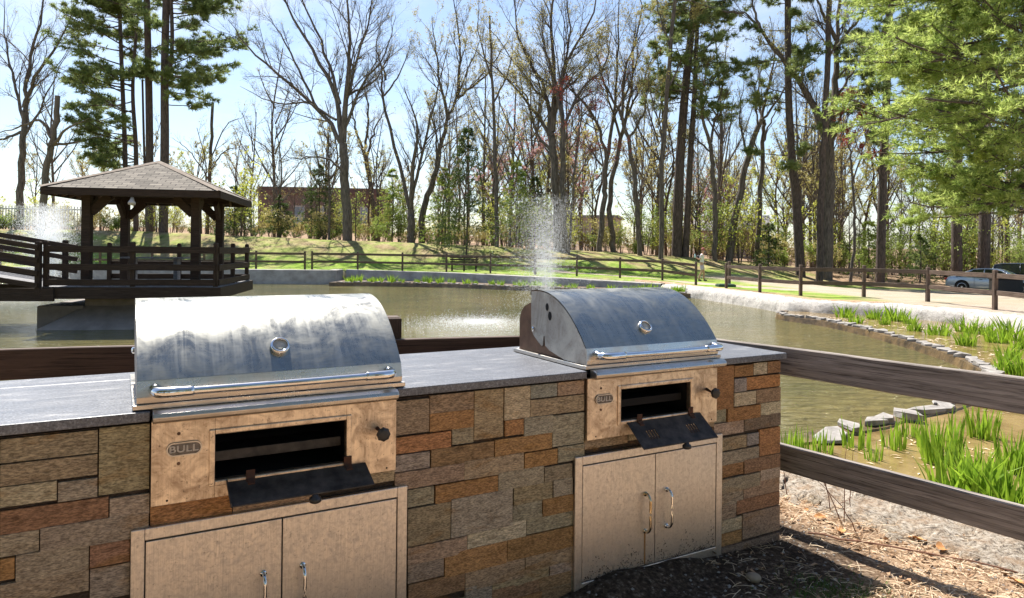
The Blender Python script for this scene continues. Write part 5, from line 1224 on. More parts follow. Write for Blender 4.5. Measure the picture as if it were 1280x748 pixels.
BT.append(bare('rough dark trunk standing directly behind the largest oak', 43, [([(1024, 335), (1027, 240), (1031, 150), (1036, 40), (1036, -40)], 11, 7), ([(1030, 150), (1010, 110), (1000, 60)], 3, 1), ([(1034, 80), (1055, 30), (1060, -10)], 3, 1)], .9, ('bud', .1), 20, bark='bark_pine'))
BT.append(bare('thin bare tree with upright twigs right of the largest oak', 44, [([(1063, 335), (1068, 270), (1064, 200)], 5, 3), ([(1064, 205), (1058, 160), (1066, 120)], 2.5, 1), ([(1066, 230), (1080, 180), (1085, 150)], 2.5, 1)], 1.0, ('red_bud', .6), 21))
# ---- pines
def pine(label, Y, trunks, zone, nb, blen, mat='pine', seed=0, tuft=.34, dens=9, tn=7, side=None, name='pine_tree', rise=.12, grp='evergreens', width=.05, droop=.10, sub=10):
    """trunks as in bare(); zone: (y top px, y bottom px) of foliage; branches leave the trunk sideways"""
    global rng
    Y = Y if mat == 'pine_bright' else Y*1.125; rng = np.random.default_rng(seed+500); t = Tree(label, 'pine tree', grp, name, 'bark_pine'); k = Y/F_PX; L = []
    for i, (pts, w0, w1) in enumerate(trunks):
        P = img(pts, Y)
        P[0][2] = gz(P[0][0], P[0][1])-.15 if i == 0 or pts[0][1] > 250 else P[0][2]
        L.append((P, w0*k/2*.8, w1*k/2*.8))
    P, R, Ln = t.limbs(L, k=20)
    zt, zb = at(600, zone[0], Y)[2], at(600, zone[1], Y)[2]
    starts = []; 
    for q in range(nb):
        ti = rng.integers(len(P)); z = zb+(zt-zb)*rng.random(); j = int(np.argmin(abs(P[ti, :, 2]-z))); j = min(j, 18)
        f = np.clip((z-P[ti, j, 2])/(P[ti, j+1, 2]-P[ti, j, 2]+1e-6), -1, 1.5); p0 = P[ti, j]+(P[ti, j+1]-P[ti, j])*f; starts.append((p0, z))
    p0 = np.array([s_[0] for s_ in starts]); z = np.array([s_[1] for s_ in starts]); u = (z-zb)/(zt-zb)
    a = rng.uniform(0, 2*np.pi, nb)
    if side is not None: a = side+rng.normal(0, .9, nb)
    d = np.stack([np.cos(a), np.sin(a), rise+rng.normal(0, .12, nb)], 1); l = blen*(np.interp(u, [0, .25, .7, 1], [.65, 1, .85, .4]))*rng.uniform(.6, 1.15, nb)
    kk = 7; pts = np.zeros((nb, kk, 3)); pts[:, 0] = p0; dd = unit(d)
    for j in range(1, kk):
        dd = unit(dd+rng.normal(0, .08, (nb, 3))+np.array([0, 0, -droop*.5+.03*j])); pts[:, j] = pts[:, j-1]+dd*(l/(kk-1))[:, None]
    rad = (l*.010+.012)[:, None]*np.linspace(1, .3, kk)[None]; V, F = tubes(pts, rad, 4); t.wood.add(V.reshape(-1, 3), F)
    P1, R1, L1 = spawn(pts, rad, l, sub, .34, 48, .04, 5, .30, .6, .12, .3); P1[:, :, 2] = P1[:, :1, 2]+(P1[:, :, 2]-P1[:, :1, 2])*.45
    V, F = tubes(P1, R1, 3); t.wood.add(V.reshape(-1, 3), F)
    P2, R2, L2 = spawn(P1, R1, L1, 5, .55, 45, .05, 4, .2, .6, .12, .3); P2[:, :, 2] = P2[:, :1, 2]+(P2[:, :, 2]-P2[:, :1, 2])*.5
    T1 = np.concatenate([P1[:, 2:].reshape(-1, 3), P2[:, 1:].reshape(-1, 3)]); D1 = np.concatenate([np.repeat(unit(P1[:, -1]-P1[:, 0]), 3, 0), np.repeat(unit(P2[:, -1]-P2[:, 0]), 3, 0)])
    keep = rng.random(len(T1)) < dens/10; V, F = needles(T1[keep], unit(D1[keep]+[0, 0, .25]), tuft, width, tn)
    b = L[0][0][0]; return t.finish((b[0], b[1], gz(b[0], b[1])), [('needles', mat, V, F)])
PINES = []
pine('left pine of the group behind the gazebo, thin trunk with foliage to its left', 50, [([(158, 285), (156, 180), (152, 80), (147, -60)], 8, 5), ([(170, 285), (170, 190), (166, 110), (172, 20)], 8, 4)], (-60, 225), 74, 5.6, seed=1, side=math.pi*1.02, dens=7, tn=7, tuft=.42, width=.065)
pine('smooth grey-trunked pine at the middle of the group behind the gazebo', 49, [([(187, 290), (187, 180), (185, 60), (181, -80)], 12, 9), ([(184, 285), (180, 180), (178, 100)], 4, 3)], (-80, 60), 24, 3.6, seed=2, dens=6, tuft=.42, width=.06)
pine('right pine of the group behind the gazebo, boughs reaching right', 48, [([(204, 296), (206, 180), (206, 80), (210, -80)], 14, 10), ([(205, 120), (215, 60), (212, -40)], 7, 5)], (-80, 135), 52, 5.3, seed=3, side=.05, dens=7, tn=7, tuft=.42, width=.065)
PINES.append(pine('large dark double-trunked pine with a high dense crown right of centre', 47, [([(846, 310), (849, 220), (856, 120), (868, 0), (872, -60)], 17, 8), ([(857, 305), (862, 210), (868, 120), (872, 20)], 11, 6)], (-70, 150), 84, 4.4, seed=4, dens=6, tuft=.4, width=.055))
pine('straight dark pine with a slight bend left of the largest oak', 45, [([(1001, 333), (995, 250), (990, 200), (985, 100), (985, -60)], 15, 9)], (-60, 215), 32, 3.6, seed=5, dens=6, tuft=.4, width=.055)
PINES.append(pine('dark pine with reddish trunk between the oak and the bright evergreen', 44, [([(1100, 338), (1103, 240), (1108, 120), (1114, -60)], 14, 10)], (-60, 180), 60, 4.2, seed=6, dens=7, tuft=.4, width=.055))
pine('dark furrowed pine trunk under the evergreen boughs, left of the sedan', 46, [([(1196, 345), (1196, 260), (1198, 120), (1200, -60)], 16, 12)], (-80, 150), 40, 4.6, seed=7, dens=7, tuft=.4, width=.055)
pine('thick grey pine trunk above the silver sedan', 46, [([(1229, 340), (1231, 270), (1232, 120), (1234, -60)], 18, 13)], (-80, 160), 40, 4.6, seed=8, dens=7, tuft=.4, width=.055)
pine('bright green soft-needled evergreen filling the upper right corner', 31, [([(1335, 380), (1330, 200), (1325, 0), (1320, -250)], 26, 16)], (-260, 250), 84, 9.0, 'pine_bright', seed=9, side=math.pi*1.02, dens=10, tn=9, tuft=.29, width=.04, rise=.16, droop=.14, sub=15)
pine('second bright evergreen just behind the corner one, reaching further left', 35, [([(1290, 365), (1290, 200), (1285, 0), (1280, -250)], 20, 14)], (-260, 262), 62, 8.2, 'pine_bright', seed=10, side=math.pi*1.0, dens=10, tn=8, tuft=.31, width=.045, rise=.12, droop=.14, sub=14)
# small evergreens of the understory
def small_fir(label, px, py, Y, h, seed, mat='fir', w=1.0):
    global rng
    rng = np.random.default_rng(seed+900); p = at(px, py, Y); z = gz(p[0], p[1]); t = Tree(label, 'young evergreen', 'young evergreens under the bare trees', 'young_evergreen', 'bark_pine')
    P, R, L = t.limbs([(np.array([[p[0], p[1], z-.1], [p[0]+.05, p[1], z+h*.5], [p[0]-.05, p[1], z+h]]), .07, .012)], 6)
    nb = int(70*h/5); u = rng.random(nb); a = rng.uniform(0, 6.283, nb); p0 = np.array([p[0], p[1], z])+np.stack([u*0, u*0, .25+u*(h-.35)], 1); l = w*(1-u)**.8*h*.30+.15
    d = np.stack([np.cos(a), np.sin(a), .1+0*a], 1); kk = 5; pts = np.stack([p0+d*(l*j/(kk-1))[:, None]+np.array([0, 0, -.02*j*j])*l[:, None] for j in range(kk)], 1)
    rad = np.full((nb, kk), .009); V, F = tubes(pts, rad, 3); t.wood.add(V.reshape(-1, 3), F)
    P1, R1, L1 = spawn(pts, rad, l, 7, .42, 50, 0, 3, .1, .7, .1); P1[:, :, 2] = P1[:, :1, 2]+(P1[:, :, 2]-P1[:, :1, 2])*.4
    T1 = P1[:, 1:].reshape(-1, 3); D1 = np.repeat(unit(P1[:, -1]-P1[:, 0]), 2, 0); V, F = needles(T1, D1, .20, .045, 7)
    t.finish((p[0], p[1], z), [('needles', mat, V, F)])
for i, (lab, px, py, Y, h, mt, w) in enumerate((('young evergreen just right of the gazebo roof', 292, 296, 54, 4.0, 'fir', 1.2), ('low spreading evergreen left of the brick building', 305, 298, 56, 3.0, 'fir', 1.4), ('young evergreen in front of the brick building corner', 350, 298, 55, 3.4, 'fir', 1.3),
      ('young evergreen beneath the widest bare tree', 398, 300, 56, 6.2, 'fir', 1.0), ('dark young pine right of the bench with open branches', 583, 308, 48, 9.0, 'fir', .9), ('pale young evergreen left of the twin-stemmed tree', 490, 300, 56, 6.0, 'spring_green', 1.0), ('pale green young evergreen left of the fountain', 645, 312, 52, 6.6, 'spring_green', 1.1),
      ('green young evergreen between twin stems and bench pine', 556, 306, 54, 6.0, 'spring_green', 1.0), ('young evergreen behind the fountain spray', 668, 314, 56, 6.0, 'fir', 1.0), ('young evergreen right of the person', 960, 326, 52, 3.6, 'fir', 1.1), ('young evergreen among the shrubs left of the sedan', 1150, 345, 50, 3.6, 'fir', 1.3),
      ('rounded young evergreen right of the oak foot', 1085, 340, 52, 4.5, 'spring_green', 1.2))):
    small_fir(lab, px, py, Y, h, i, mt, w)

# ---- repeated background trees and shrubs
def proto_bare(seed, h, mat, frac, name='background_tree'):
    global rng
    rng = np.random.default_rng(seed+40); t = Tree('', 'tree', '', name, 'bark' if seed % 2 else 'bark_brown')
    w = h*.011; lim = [(np.array([[0, 0, -.3], [rng.normal(0, .2), 0, h*.3], [rng.normal(0, .5), rng.normal(0, .5), h*.62], [rng.normal(0, .8), 0, h]]), w, w*.25)]
    for i in range(6):
        a = i*1.05+rng.normal(0, .3); z = h*(.28+.08*i); l = h*(.36-.03*i); lim.append((np.array([[0, 0, z], [math.cos(a)*l*.35, math.sin(a)*l*.35, z+l*.5], [math.cos(a)*l*.6, math.sin(a)*l*.6, z+l*1.05]]), w*.45, w*.12))
    P, R, L = t.limbs(lim, 7, 10)
    t.branch(P, R, L*.75, [dict(nch=8, ratio=.42, ang=42, up=.2, k=5, tmin=.25, rmax=.5), dict(nch=6, ratio=.5, ang=42, up=.15, k=4, tmin=.1), dict(nch=6, ratio=.6, ang=40, up=.1, k=3, tmin=.1), dict(nch=3, ratio=.6, ang=40, up=.1, k=3, tmin=.1)])
    T = t.tips[-1].reshape(-1, 3); V, F = leafquads(T[rng.random(len(T)) < frac], .16)
    return t.finish((0, 0, 0), [('leaves', mat, V, F)])
def proto_shrub(seed, h, w, mat, n, size, stems=9, name='understory_shrub'):
    global rng
    rng = np.random.default_rng(seed+70); t = Tree('', 'shrub', '', name, 'brush'); lim = []
    for i in range(stems):
        a = rng.uniform(0, 6.28); l = w*.5*rng.uniform(.3, 1); q = h*rng.uniform(.6, 1); lim.append((np.array([[math.cos(a)*.1, math.sin(a)*.1, -.1], [math.cos(a)*l*.4, math.sin(a)*l*.4, q*.5], [math.cos(a)*l, math.sin(a)*l, q]]), .025, .006))
    P, R, L = t.limbs(lim, 4, 8)
    t.branch(P, R, L, [dict(nch=9, ratio=.40, ang=45, up=.1, k=4, tmin=.15, rmax=.6), dict(nch=6, ratio=.5, ang=45, up=.05, k=3, tmin=.1)], (3, 3))
    T = t.tips[-1].reshape(-1, 3); T = T[rng.integers(0, len(T), n)]+rng.normal(0, .05, (n, 3)); V, F = leafquads(T, size, .75)
    return t.finish((0, 0, 0), [('leaves', mat, V, F)])
pb = [proto_bare(1, 17, 'bud', .04), proto_bare(2, 14, 'bud', .10), proto_bare(3, 19, 'bud', .02), proto_bare(4, 12, 'spring', .09), proto_bare(5, 11, 'pink', .10)]
ps = [proto_shrub(1, 4.5, 4, 'spring', 900, .15), proto_shrub(2, 3.2, 3.5, 'spring_green', 1150, .14), proto_shrub(3, 5.5, 3.5, 'spring', 650, .15), proto_shrub(4, 2.2, 3.0, 'bud', 900, .12), proto_shrub(5, 3.8, 3.4, 'spring_green', 1300, .13), proto_shrub(6, 1.4, 2.2, 'spring_green', 900, .12)]
r = random.Random(11); used = set()
kinds = {0: 'tall bare brown tree of the woods, well behind the fence', 1: 'bare tree with tan buds in the woods behind the fence', 2: 'very tall thin bare tree in the far woods', 3: 'tree with sparse small green leaves in the far woods', 4: 'low tree with faint pink blossom in the far woods'}
def place(protos, i, x, y, s, rz, label, cat, group):
    o = protos[i]
    if o.name in used: o = copy_tree(o)
    used.add(o.name)
    o.location = (x, y, gz(x, y)); o.rotation_euler = (0, 0, rz); o.scale = (s, s, s*r.uniform(.9, 1.15)); tag(o, label, cat, group); return o
for n in range(110):
    px = r.uniform(-60, 1400) if n > 55 else r.uniform(560, 1300); Y = r.uniform(56, 96); i = r.choice([0, 0, 1, 1, 2, 3, 4 if 540 < px < 900 else 1]); p = at(px, 320, Y)
    if 315 < px < 405: i = 2; 
    if 80 < px < 420 and r.random() < .45: continue
    place(pb, i, p[0], p[1], r.uniform(.75, 1.1)*(1.0 if px > 560 else .8), r.uniform(0, 6.28), kinds[i], 'tree', 'background trees: '+kinds[i])
sk = {0: 'yellow-green leafing shrub of the thicket behind the berm', 1: 'dense mid green shrub of the thicket behind the berm', 2: 'tall sparse yellow-green shrub of the thicket', 3: 'brown twiggy shrub of the thicket behind the berm', 4: 'leafy green bush of the thicket behind the berm', 5: 'low green bush at the edge of the berm'}
for n in range(175):
    u = n/175; px = -40+1440*((n*0.61803) % 1.0); Y = r.uniform(52.5, 66)
    if px > 1010: Y = r.uniform(50, 64)
    i = r.choice([0, 1, 2, 2, 3, 3, 3, 3, 4, 5]); 
    if px > 1040: i = r.choice([1, 4, 4, 0, 3, 1])
    if px < 330: i = r.choice([3, 3, 2, 0, 5])
    if 330 < px < 400: i = r.choice([3, 5, 0])
    p = at(px, 320, Y); s = r.uniform(.5, 1.3)
    if px < 260: s *= .8
    place(ps, i, p[0], p[1], s, r.uniform(0, 6.28), sk[i], 'shrub', 'thicket: '+sk[i])
for n in range(60):
    px = 300+r.random()*1010; Y = r.uniform(53, 68); p = at(px, 320, Y); i = r.choice([0, 1, 2, 2])
    place(pb, i, p[0], p[1], r.uniform(.28, .6), r.uniform(0, 6.28), 'thin bare sapling in the thicket under the tall trees', 'sapling', 'saplings of the thicket')
# enlarged shrub copies added unseen behind the camera for the hoods to mirror
for n in range(16):
    x = -34+n*4.6+r.uniform(-1, 1); y = -24-r.uniform(0, 8); o = place(ps, 1, x, y, 2.6+r.random(), r.uniform(0, 6.28), sk[1], 'shrub', 'thicket: '+sk[1])  # unseen filler for the reflections, not part of the thicket its label names

for n, (x, y) in enumerate(((-9, -9), (-4, -12), (1.5, -10), (6, -13), (-14, -13), (11, -11), (-20, -17))):  # unseen pines added behind the camera to darken what the hoods reflect
    o = copy_tree(PINES[n % 2]); o.location = (x, y, gz(x, y)); o.rotation_euler = (0, 0, n*1.3); o.scale = (1.15, 1.15, .72)
    tag(o, 'tall dark pine standing on the near side of the pond behind the viewer', 'pine tree', 'pines on the near side')

# ------------------------------------------------------------------ irises and litter
def iris_mesh(seed, n, h, spread, wide=.024, lean=.25):
    g = np.random.default_rng(seed); k = 5; V = []; F = []
    a = g.uniform(0, 6.283, n); rr = spread*np.sqrt(g.random(n)); bx, by = rr*np.cos(a), rr*np.sin(a)
    for i in range(n):
        H_ = h*g.uniform(.5, 1.08); la = g.uniform(0, 6.283); ll = lean*H_*g.uniform(.1, 1.3); fa = g.uniform(0, 3.14); w = wide*1.35*g.uniform(.6, 1.2)
        ox, oy = bx[i]/max(spread, .01)*lean*H_*.9, by[i]/max(spread, .01)*lean*H_*.9; kink = g.random() < .12
        for j in range(k):
            t = j/(k-1); x = bx[i]+(ox+math.cos(la)*ll)*t**1.7; y = by[i]+(oy+math.sin(la)*ll)*t**1.7; z = H_*(t-.12*t*t*(ll/H_*3)); 
            if kink and t > .6: z -= H_*.25*(t-.6); x += math.cos(la)*.1*(t-.5)
            ww = w*(1-t**2.2)*.5+.0012; dx, dy = math.cos(fa)*ww, math.sin(fa)*ww
            V += [(x-dx, y-dy, z-.05), (x+dx, y+dy, z-.05)]
        b0 = i*2*k; F += [(b0+2*j, b0+2*j+1, b0+2*j+3, b0+2*j+2) for j in range(k-1)]
    me = rawmesh('iris_clump', V, [np.array(F)], True); me.materials.append(M['iris']); return me
big = [iris_mesh(1, 90, .62, .22, .03), iris_mesh(2, 60, .55, .18, .026, .18), iris_mesh(3, 34, .42, .16, .018, .12)]
small = [iris_mesh(11+i, 60, .36+.05*i, .20, .028, .35) for i in range(4)]
def clump(me, x, y, z, s, label, group, rz=None):
    o = link('iris_clump', me, None); o.location = (x, y, z); s = s*(.86 if 'near' in group else .92); o.scale = (s, s, s); o.rotation_euler = (0, 0, random.uniform(0, 6.28) if rz is None else rz); tag(o, label, 'iris', group); return o
G1 = 'iris clumps in the near bed'
for px, py, me, s, lab in ((1010, 568, 2, .75, 'short iris clump showing above the lower rail beside the stone counter'), (988, 565, 2, .8, 'leftmost iris clump, touching the end of the stone counter'), (1028, 566, 2, .7, 'small iris clump third from the stone counter'), (1070, 560, 2, .9, 'thin upright iris sprigs before the widest pale stone'),
        (1092, 575, 2, .55, 'very sparse iris sprigs low above the lower rail'), (1118, 560, 2, .85, 'slim iris tuft below the tall pointed stone'), (1135, 545, 2, .75, 'slim iris tuft below the long dark-edged stone'), (1228, 547, 1, .85, 'upright iris block right of the loose stones, between the rails'), (1178, 578, 1, 1.05, 'tall loose iris clump left of the biggest clump'), (1165, 560, 2, .9, 'thin irises behind the tall loose clump'),
        (1195, 628, 0, .95, 'biggest bright iris clump behind the lower rail'), (1238, 640, 0, 1.0, 'bright broad-leaved iris clump right of the biggest one'), (1275, 655, 0, .9, 'iris clump at the right edge above the lower rail'), (1272, 590, 1, .95, 'iris clump at the right edge between the rails'), (1218, 612, 1, .9, 'irises standing behind the two biggest clumps')):
    p = on(px, py, BZ); clump(big[me], p[0], p[1], BZ, s, lab, G1)
G2 = 'iris clumps in the curved bed'
for px, py, s, lab in ((1056, 397, 1.25, 'leftmost iris clump of the curved bed'), (1070, 404, .85, 'small iris clump in front of the leftmost one'), (1094, 399, 1.15, 'second large iris clump of the curved bed'), (1120, 401, 1.45, 'tall iris clump at the foot of the fence post'), (1143, 414, .8, 'small round iris clump nearest the curved stones'), (1106, 406, .7, 'little iris tuft between the second and the tall clump'),
        (1172, 419, 1.35, 'broad iris clump midway along the curved bed'), (1138, 405, .8, 'pale iris tuft behind the small round clump'), (1207, 432, .95, 'low iris clump in front of the wide patch'), (1208, 415, 1.25, 'left part of the wide iris patch below the last post'), (1228, 418, 1.35, 'middle of the wide iris patch below the last post'), (1246, 428, 1.2, 'front of the wide iris patch at the right'),
        (1262, 450, 1.0, 'iris clump just above the upper rail at the right'), (1265, 425, 1.3, 'iris clump at the right edge level with the bank'), (1278, 436, 1.2, 'rightmost iris clump above the upper rail'), (1258, 466, .9, 'iris clump touching the top of the upper rail'), (1280, 470, 1.0, 'iris clump at the right edge touching the upper rail'), (1238, 408, 1.1, 'iris clump against the pale bank')):
    p = on(px, py, BZ); clump(small[random.randint(0, 3)], p[0], p[1], BZ, s, lab, G2)
for n in range(40):
    u = (n+.5)/40; i = int(4+u*(len(FS)-10)); T = FS[min(i+1, len(FS)-1)]-FS[i-1]; T = T/np.linalg.norm(T); nn = np.array([-T[1], T[0]]); nn = nn if nn[1] > 0 else -nn
    o_ = r.uniform(.35, .8); s = r.uniform(.7, 1.35)
    if r.random() < .12: continue
    clump(small[r.randint(0, 3)], FS[i][0]+nn[0]*o_, FS[i][1]+nn[1]*o_, -.30, s, 'bright green iris tuft in the row in front of the far concrete wall', 'iris row along the far wall')

# leaf litter, straw and twigs on the near bank
def scatter_litter():
    g = np.random.default_rng(21); n = 9000
    X = g.uniform(.9, 4.6, n*3); Y = g.uniform(1.5, 5.4, n*3); Z, sd = ground_z(X, Y)
    lx = (X-ORG[0])*UX[0]+(Y-ORG[1])*UX[1]; ly = (X-ORG[0])*VY[0]+(Y-ORG[1])*VY[1]
    shade = (lx < .25) & (ly > -.55)
    ok = (sd > .25) & ~((lx < .03) & (ly > -.02)) & (~shade | (g.random(n*3) < .22)) & (g.random(n*3) < np.clip(1.2-(sd > .9)*.0, 0, 1)); P = np.stack([X, Y, Z], 1)[ok][:n]
    m = len(P); a = g.uniform(0, 6.283, m); l = g.uniform(.02, .09, m); dz = g.uniform(-.1, .35, m)
    d = np.stack([np.cos(a), np.sin(a), dz], 1)*l[:, None]; P0 = P+[0, 0, .004]; mid = P0+d*.5+[0, 0, .004]; pts = np.stack([P0, mid, P0+d], 1)
    V, F = tubes(pts, np.full((m, 3), .0011)*g.uniform(.7, 1.6, (m, 1)), 3); o = MB().add(V.reshape(-1, 3), F).build('straw_litter', M['straw']); tag(o, 'dry straw and pine needles on the sunlit bank under the near fence', 'litter', kind='stuff')
    q = P[:1500]+np.stack([g.normal(0, .1, 1500), g.normal(0, .1, 1500), np.full(1500, .008)], 1)
    a = g.uniform(0, 6.283, 1500); s = g.uniform(.006, .020, 1500)[:, None]; tl = g.normal(0, .35, (1500, 2)); A = np.stack([np.cos(a), np.sin(a), tl[:, 0]], 1)*s; B = np.stack([-np.sin(a), np.cos(a), tl[:, 1]], 1)*s*.55
    V = np.stack([q-A, q-A*.2+B, q+A*.6+B*.7, q+A*1.1, q+A*.5-B*.8, q-A*.3-B], 1); V[:, 1, 2] += .006; V[:, 4, 2] += .007
    o = MB().add(V.reshape(-1, 3), np.arange(9000).reshape(-1, 6)).build('leaf_litter', M['litter']); tag(o, 'small dead brown leaves scattered over the near bank', 'litter', kind='stuff')
    # gravel specks and pebbles
    k = 2600; X = g.uniform(-.8, 3.4, k*2); Y = g.uniform(1.6, 4.8, k*2); Z, sd = ground_z(X, Y); lx = (X-ORG[0])*UX[0]+(Y-ORG[1])*UX[1]; ly = (X-ORG[0])*VY[0]+(Y-ORG[1])*VY[1]
    ok = (sd > .1) & ~((lx < .03) & (ly > -.03)); P = np.stack([X, Y, Z], 1)[ok][:k]; m = len(P); s = g.uniform(.003, .011, m)
    oc = np.array([(1, 0, 0), (0, 1, 0), (-1, 0, 0), (0, -1, 0), (0, 0, .7), (0, 0, -.7)], float); V = P[:, None]+oc[None]*s[:, None, None]*g.uniform(.6, 1.3, (m, 6, 1))
    f = np.array([(0, 1, 4), (1, 2, 4), (2, 3, 4), (3, 0, 4), (1, 0, 5), (2, 1, 5), (3, 2, 5), (0, 3, 5)]); F = (f[None]+(np.arange(m)*6)[:, None, None]).reshape(-1, 3)
    o = MB().add(V.reshape(-1, 3), F).build('gravel', M['flat_stone']); tag(o, 'loose gravel grains in the soil around the counter', 'gravel', kind='stuff')
scatter_litter()
g = np.random.default_rng(77); k = 2600; X = g.uniform(2, 12.4, k*3); Y = g.uniform(3, 21, k*3); a_ = np.array(bed)
ok = (poly_sd(X, Y, a_) < -.12) & (np.sin(X*2.1+Y)+np.sin(Y*2.7-X*.8)+g.normal(0, .6, k*3) > .35); X, Y = X[ok][:k], Y[ok][:k]; m_ = len(X)
P = np.stack([X, Y, np.full(m_, BZ+.006)], 1); a = g.uniform(0, 6.28, m_); s_ = (g.uniform(.008, .035, m_)*np.clip(np.hypot(X, Y)/9, .8, 2))[:, None]; A = np.stack([np.cos(a), np.sin(a), 0*a], 1)*s_*1.6; B = np.stack([-np.sin(a), np.cos(a), 0*a], 1)*s_*.4; dz = np.array([0, 0, .004])
V = np.stack([P-A, P+B+dz, P+A, P-B+dz], 1).reshape(-1, 3); o = MB().add(V, np.arange(4*m_).reshape(-1, 4)).build('floating_debris', M['straw']); tag(o, 'brown dead reed bits floating among the irises', 'debris', kind='stuff')
# upright dead stems, a fallen stick, curled leaves, one pebble
for px, py, dx, h, lab in ((1040, 640, -.10, .42, 'leaning reddish dead stem nearest the counter'), (1056, 655, .02, .40, 'upright reddish dead stem left of the paired stems'), (1052, 650, -.22, .40, 'dead stem bending far left toward the counter'), (1062, 640, .03, .34, 'short upright stem right of the paired stems'), (1075, 668, -.25, .30, 'low slanting dead stem in the litter'), (985, 620, -.05, .30, 'dead stem beside the counter corner')):
    p = on(px, py, 0); z = gz(p[0], p[1]); m = MB(); m.tube(smoothpath([(0, 0, -.02), (dx*.4, .02, h*.5), (dx, .03, h)], 10, .002), np.linspace(.0032, .0012, 10), 5)
    m.tube(smoothpath([(dx*.4, .02, h*.5), (dx*.4+.05, 0, h*.62), (dx*.4+.07, 0, h*.8)], 6), np.linspace(.0018, .0008, 6), 4)
    o = m.build('dead_weed', M['twig'], smooth=True); o.location = (p[0], p[1], z); tag(o, lab, 'weed', 'dead weeds on the near bank')
def curled_leaf(px, py, s, rz, lab):
    p = on(px, py, .01); m = MB(); V = []; k = 7
    for i in range(k):
        t = i/(k-1); w = s*.42*math.sin(math.pi*(t*.9+.05)); zz = s*.35*(t-.5)**2
        for q in (-1, -.4, .4, 1): V.append(((t-.5)*s*1.6, q*w, zz+abs(q)*w*.5+.004*math.sin(9*t+q*3)))
    m.add(V, [(i*4+a, i*4+a+1, (i+1)*4+a+1, (i+1)*4+a) for i in range(k-1) for a in range(3)]); o = m.build('dead_leaf', M['dead_leaf'], smooth=True)
    o.location = (p[0], p[1], gz(p[0], p[1])+.012); o.rotation_euler = (.3, .1, rz); tag(o, lab, 'leaf', 'large dead leaves on the near bank')
M['dead_leaf'] = basic('orange_dead_leaf', (.42, .17, .05), (.55, .28, .10), 20, .7)
for a in ((1025, 648, .05, .3, 'orange brown dead leaf near the counter corner'), (1050, 663, .06, 1.2, 'rust coloured curled leaf at the foot of the dead stems'), (1147, 676, .055, 2.2, 'orange curled leaf in the middle of the bank'), (1178, 686, .07, .6, 'pale long leaf right of the orange curled one'), (1270, 728, .05, 1.8, 'dead leaf at the lower right corner'), (1008, 637, .03, .9, 'tiny bright orange leaf by the rubble')): curled_leaf(*a)
p = on(942, 727, 0); m = MB(); import bmesh
bm = bmesh.new(); bmesh.ops.create_icosphere(bm, subdivisions=3, radius=.028)
for v in bm.verts: v.co.x *= 1.25; v.co.z *= .75; v.co += v.co.normalized()*.004*mnoise.noise(v.co*40)
me = bpy.data.meshes.new('pebble'); bm.to_mesh(me); bm.free(); [setattr(q, 'use_smooth', True) for q in me.polygons]
M['pebble'] = basic('tan_pebble', (.22, .17, .12), (.32, .26, .19), 20, .8); o = link('pebble', me, M['pebble']); o.location = (p[0], p[1], gz(p[0], p[1])+.012); tag(o, 'smooth tan egg-shaped pebble lying in the shade before the counter', 'stone')
m = MB(); m.tube(smoothpath([(0, 0, .01), (.5, -.28, .02), (1.1, -.62, .012)], 16, .006), np.linspace(.005, .003, 16), 6); o = m.build('fallen_stick', M['twig']); p = on(1010, 668, 0); o.location = (p[0], p[1], gz(p[0], p[1])); tag(o, 'thin dark stick lying across the sunlit litter right of the counter', 'stick')
# a few weeds in the shade
g = np.random.default_rng(5); k = 500; X = ORG[0]+g.normal(.02, .13, k); Y = ORG[1]-.62+g.normal(0, .10, k); P = np.stack([X, Y, ground_z(X, Y)[0]], 1); V, F = needles(P, np.tile([0, 0, 1.], (k, 1)), .035, .004, 2)
M['weed'] = basic('weed_green', (.06, .12, .02), (.10, .17, .03), 20, .7); o = link('short_weeds', rawmesh('short_weeds', V, F), M['weed']); tag(o, 'thin green weeds sprouting in the shaded soil', 'weeds', kind='stuff')

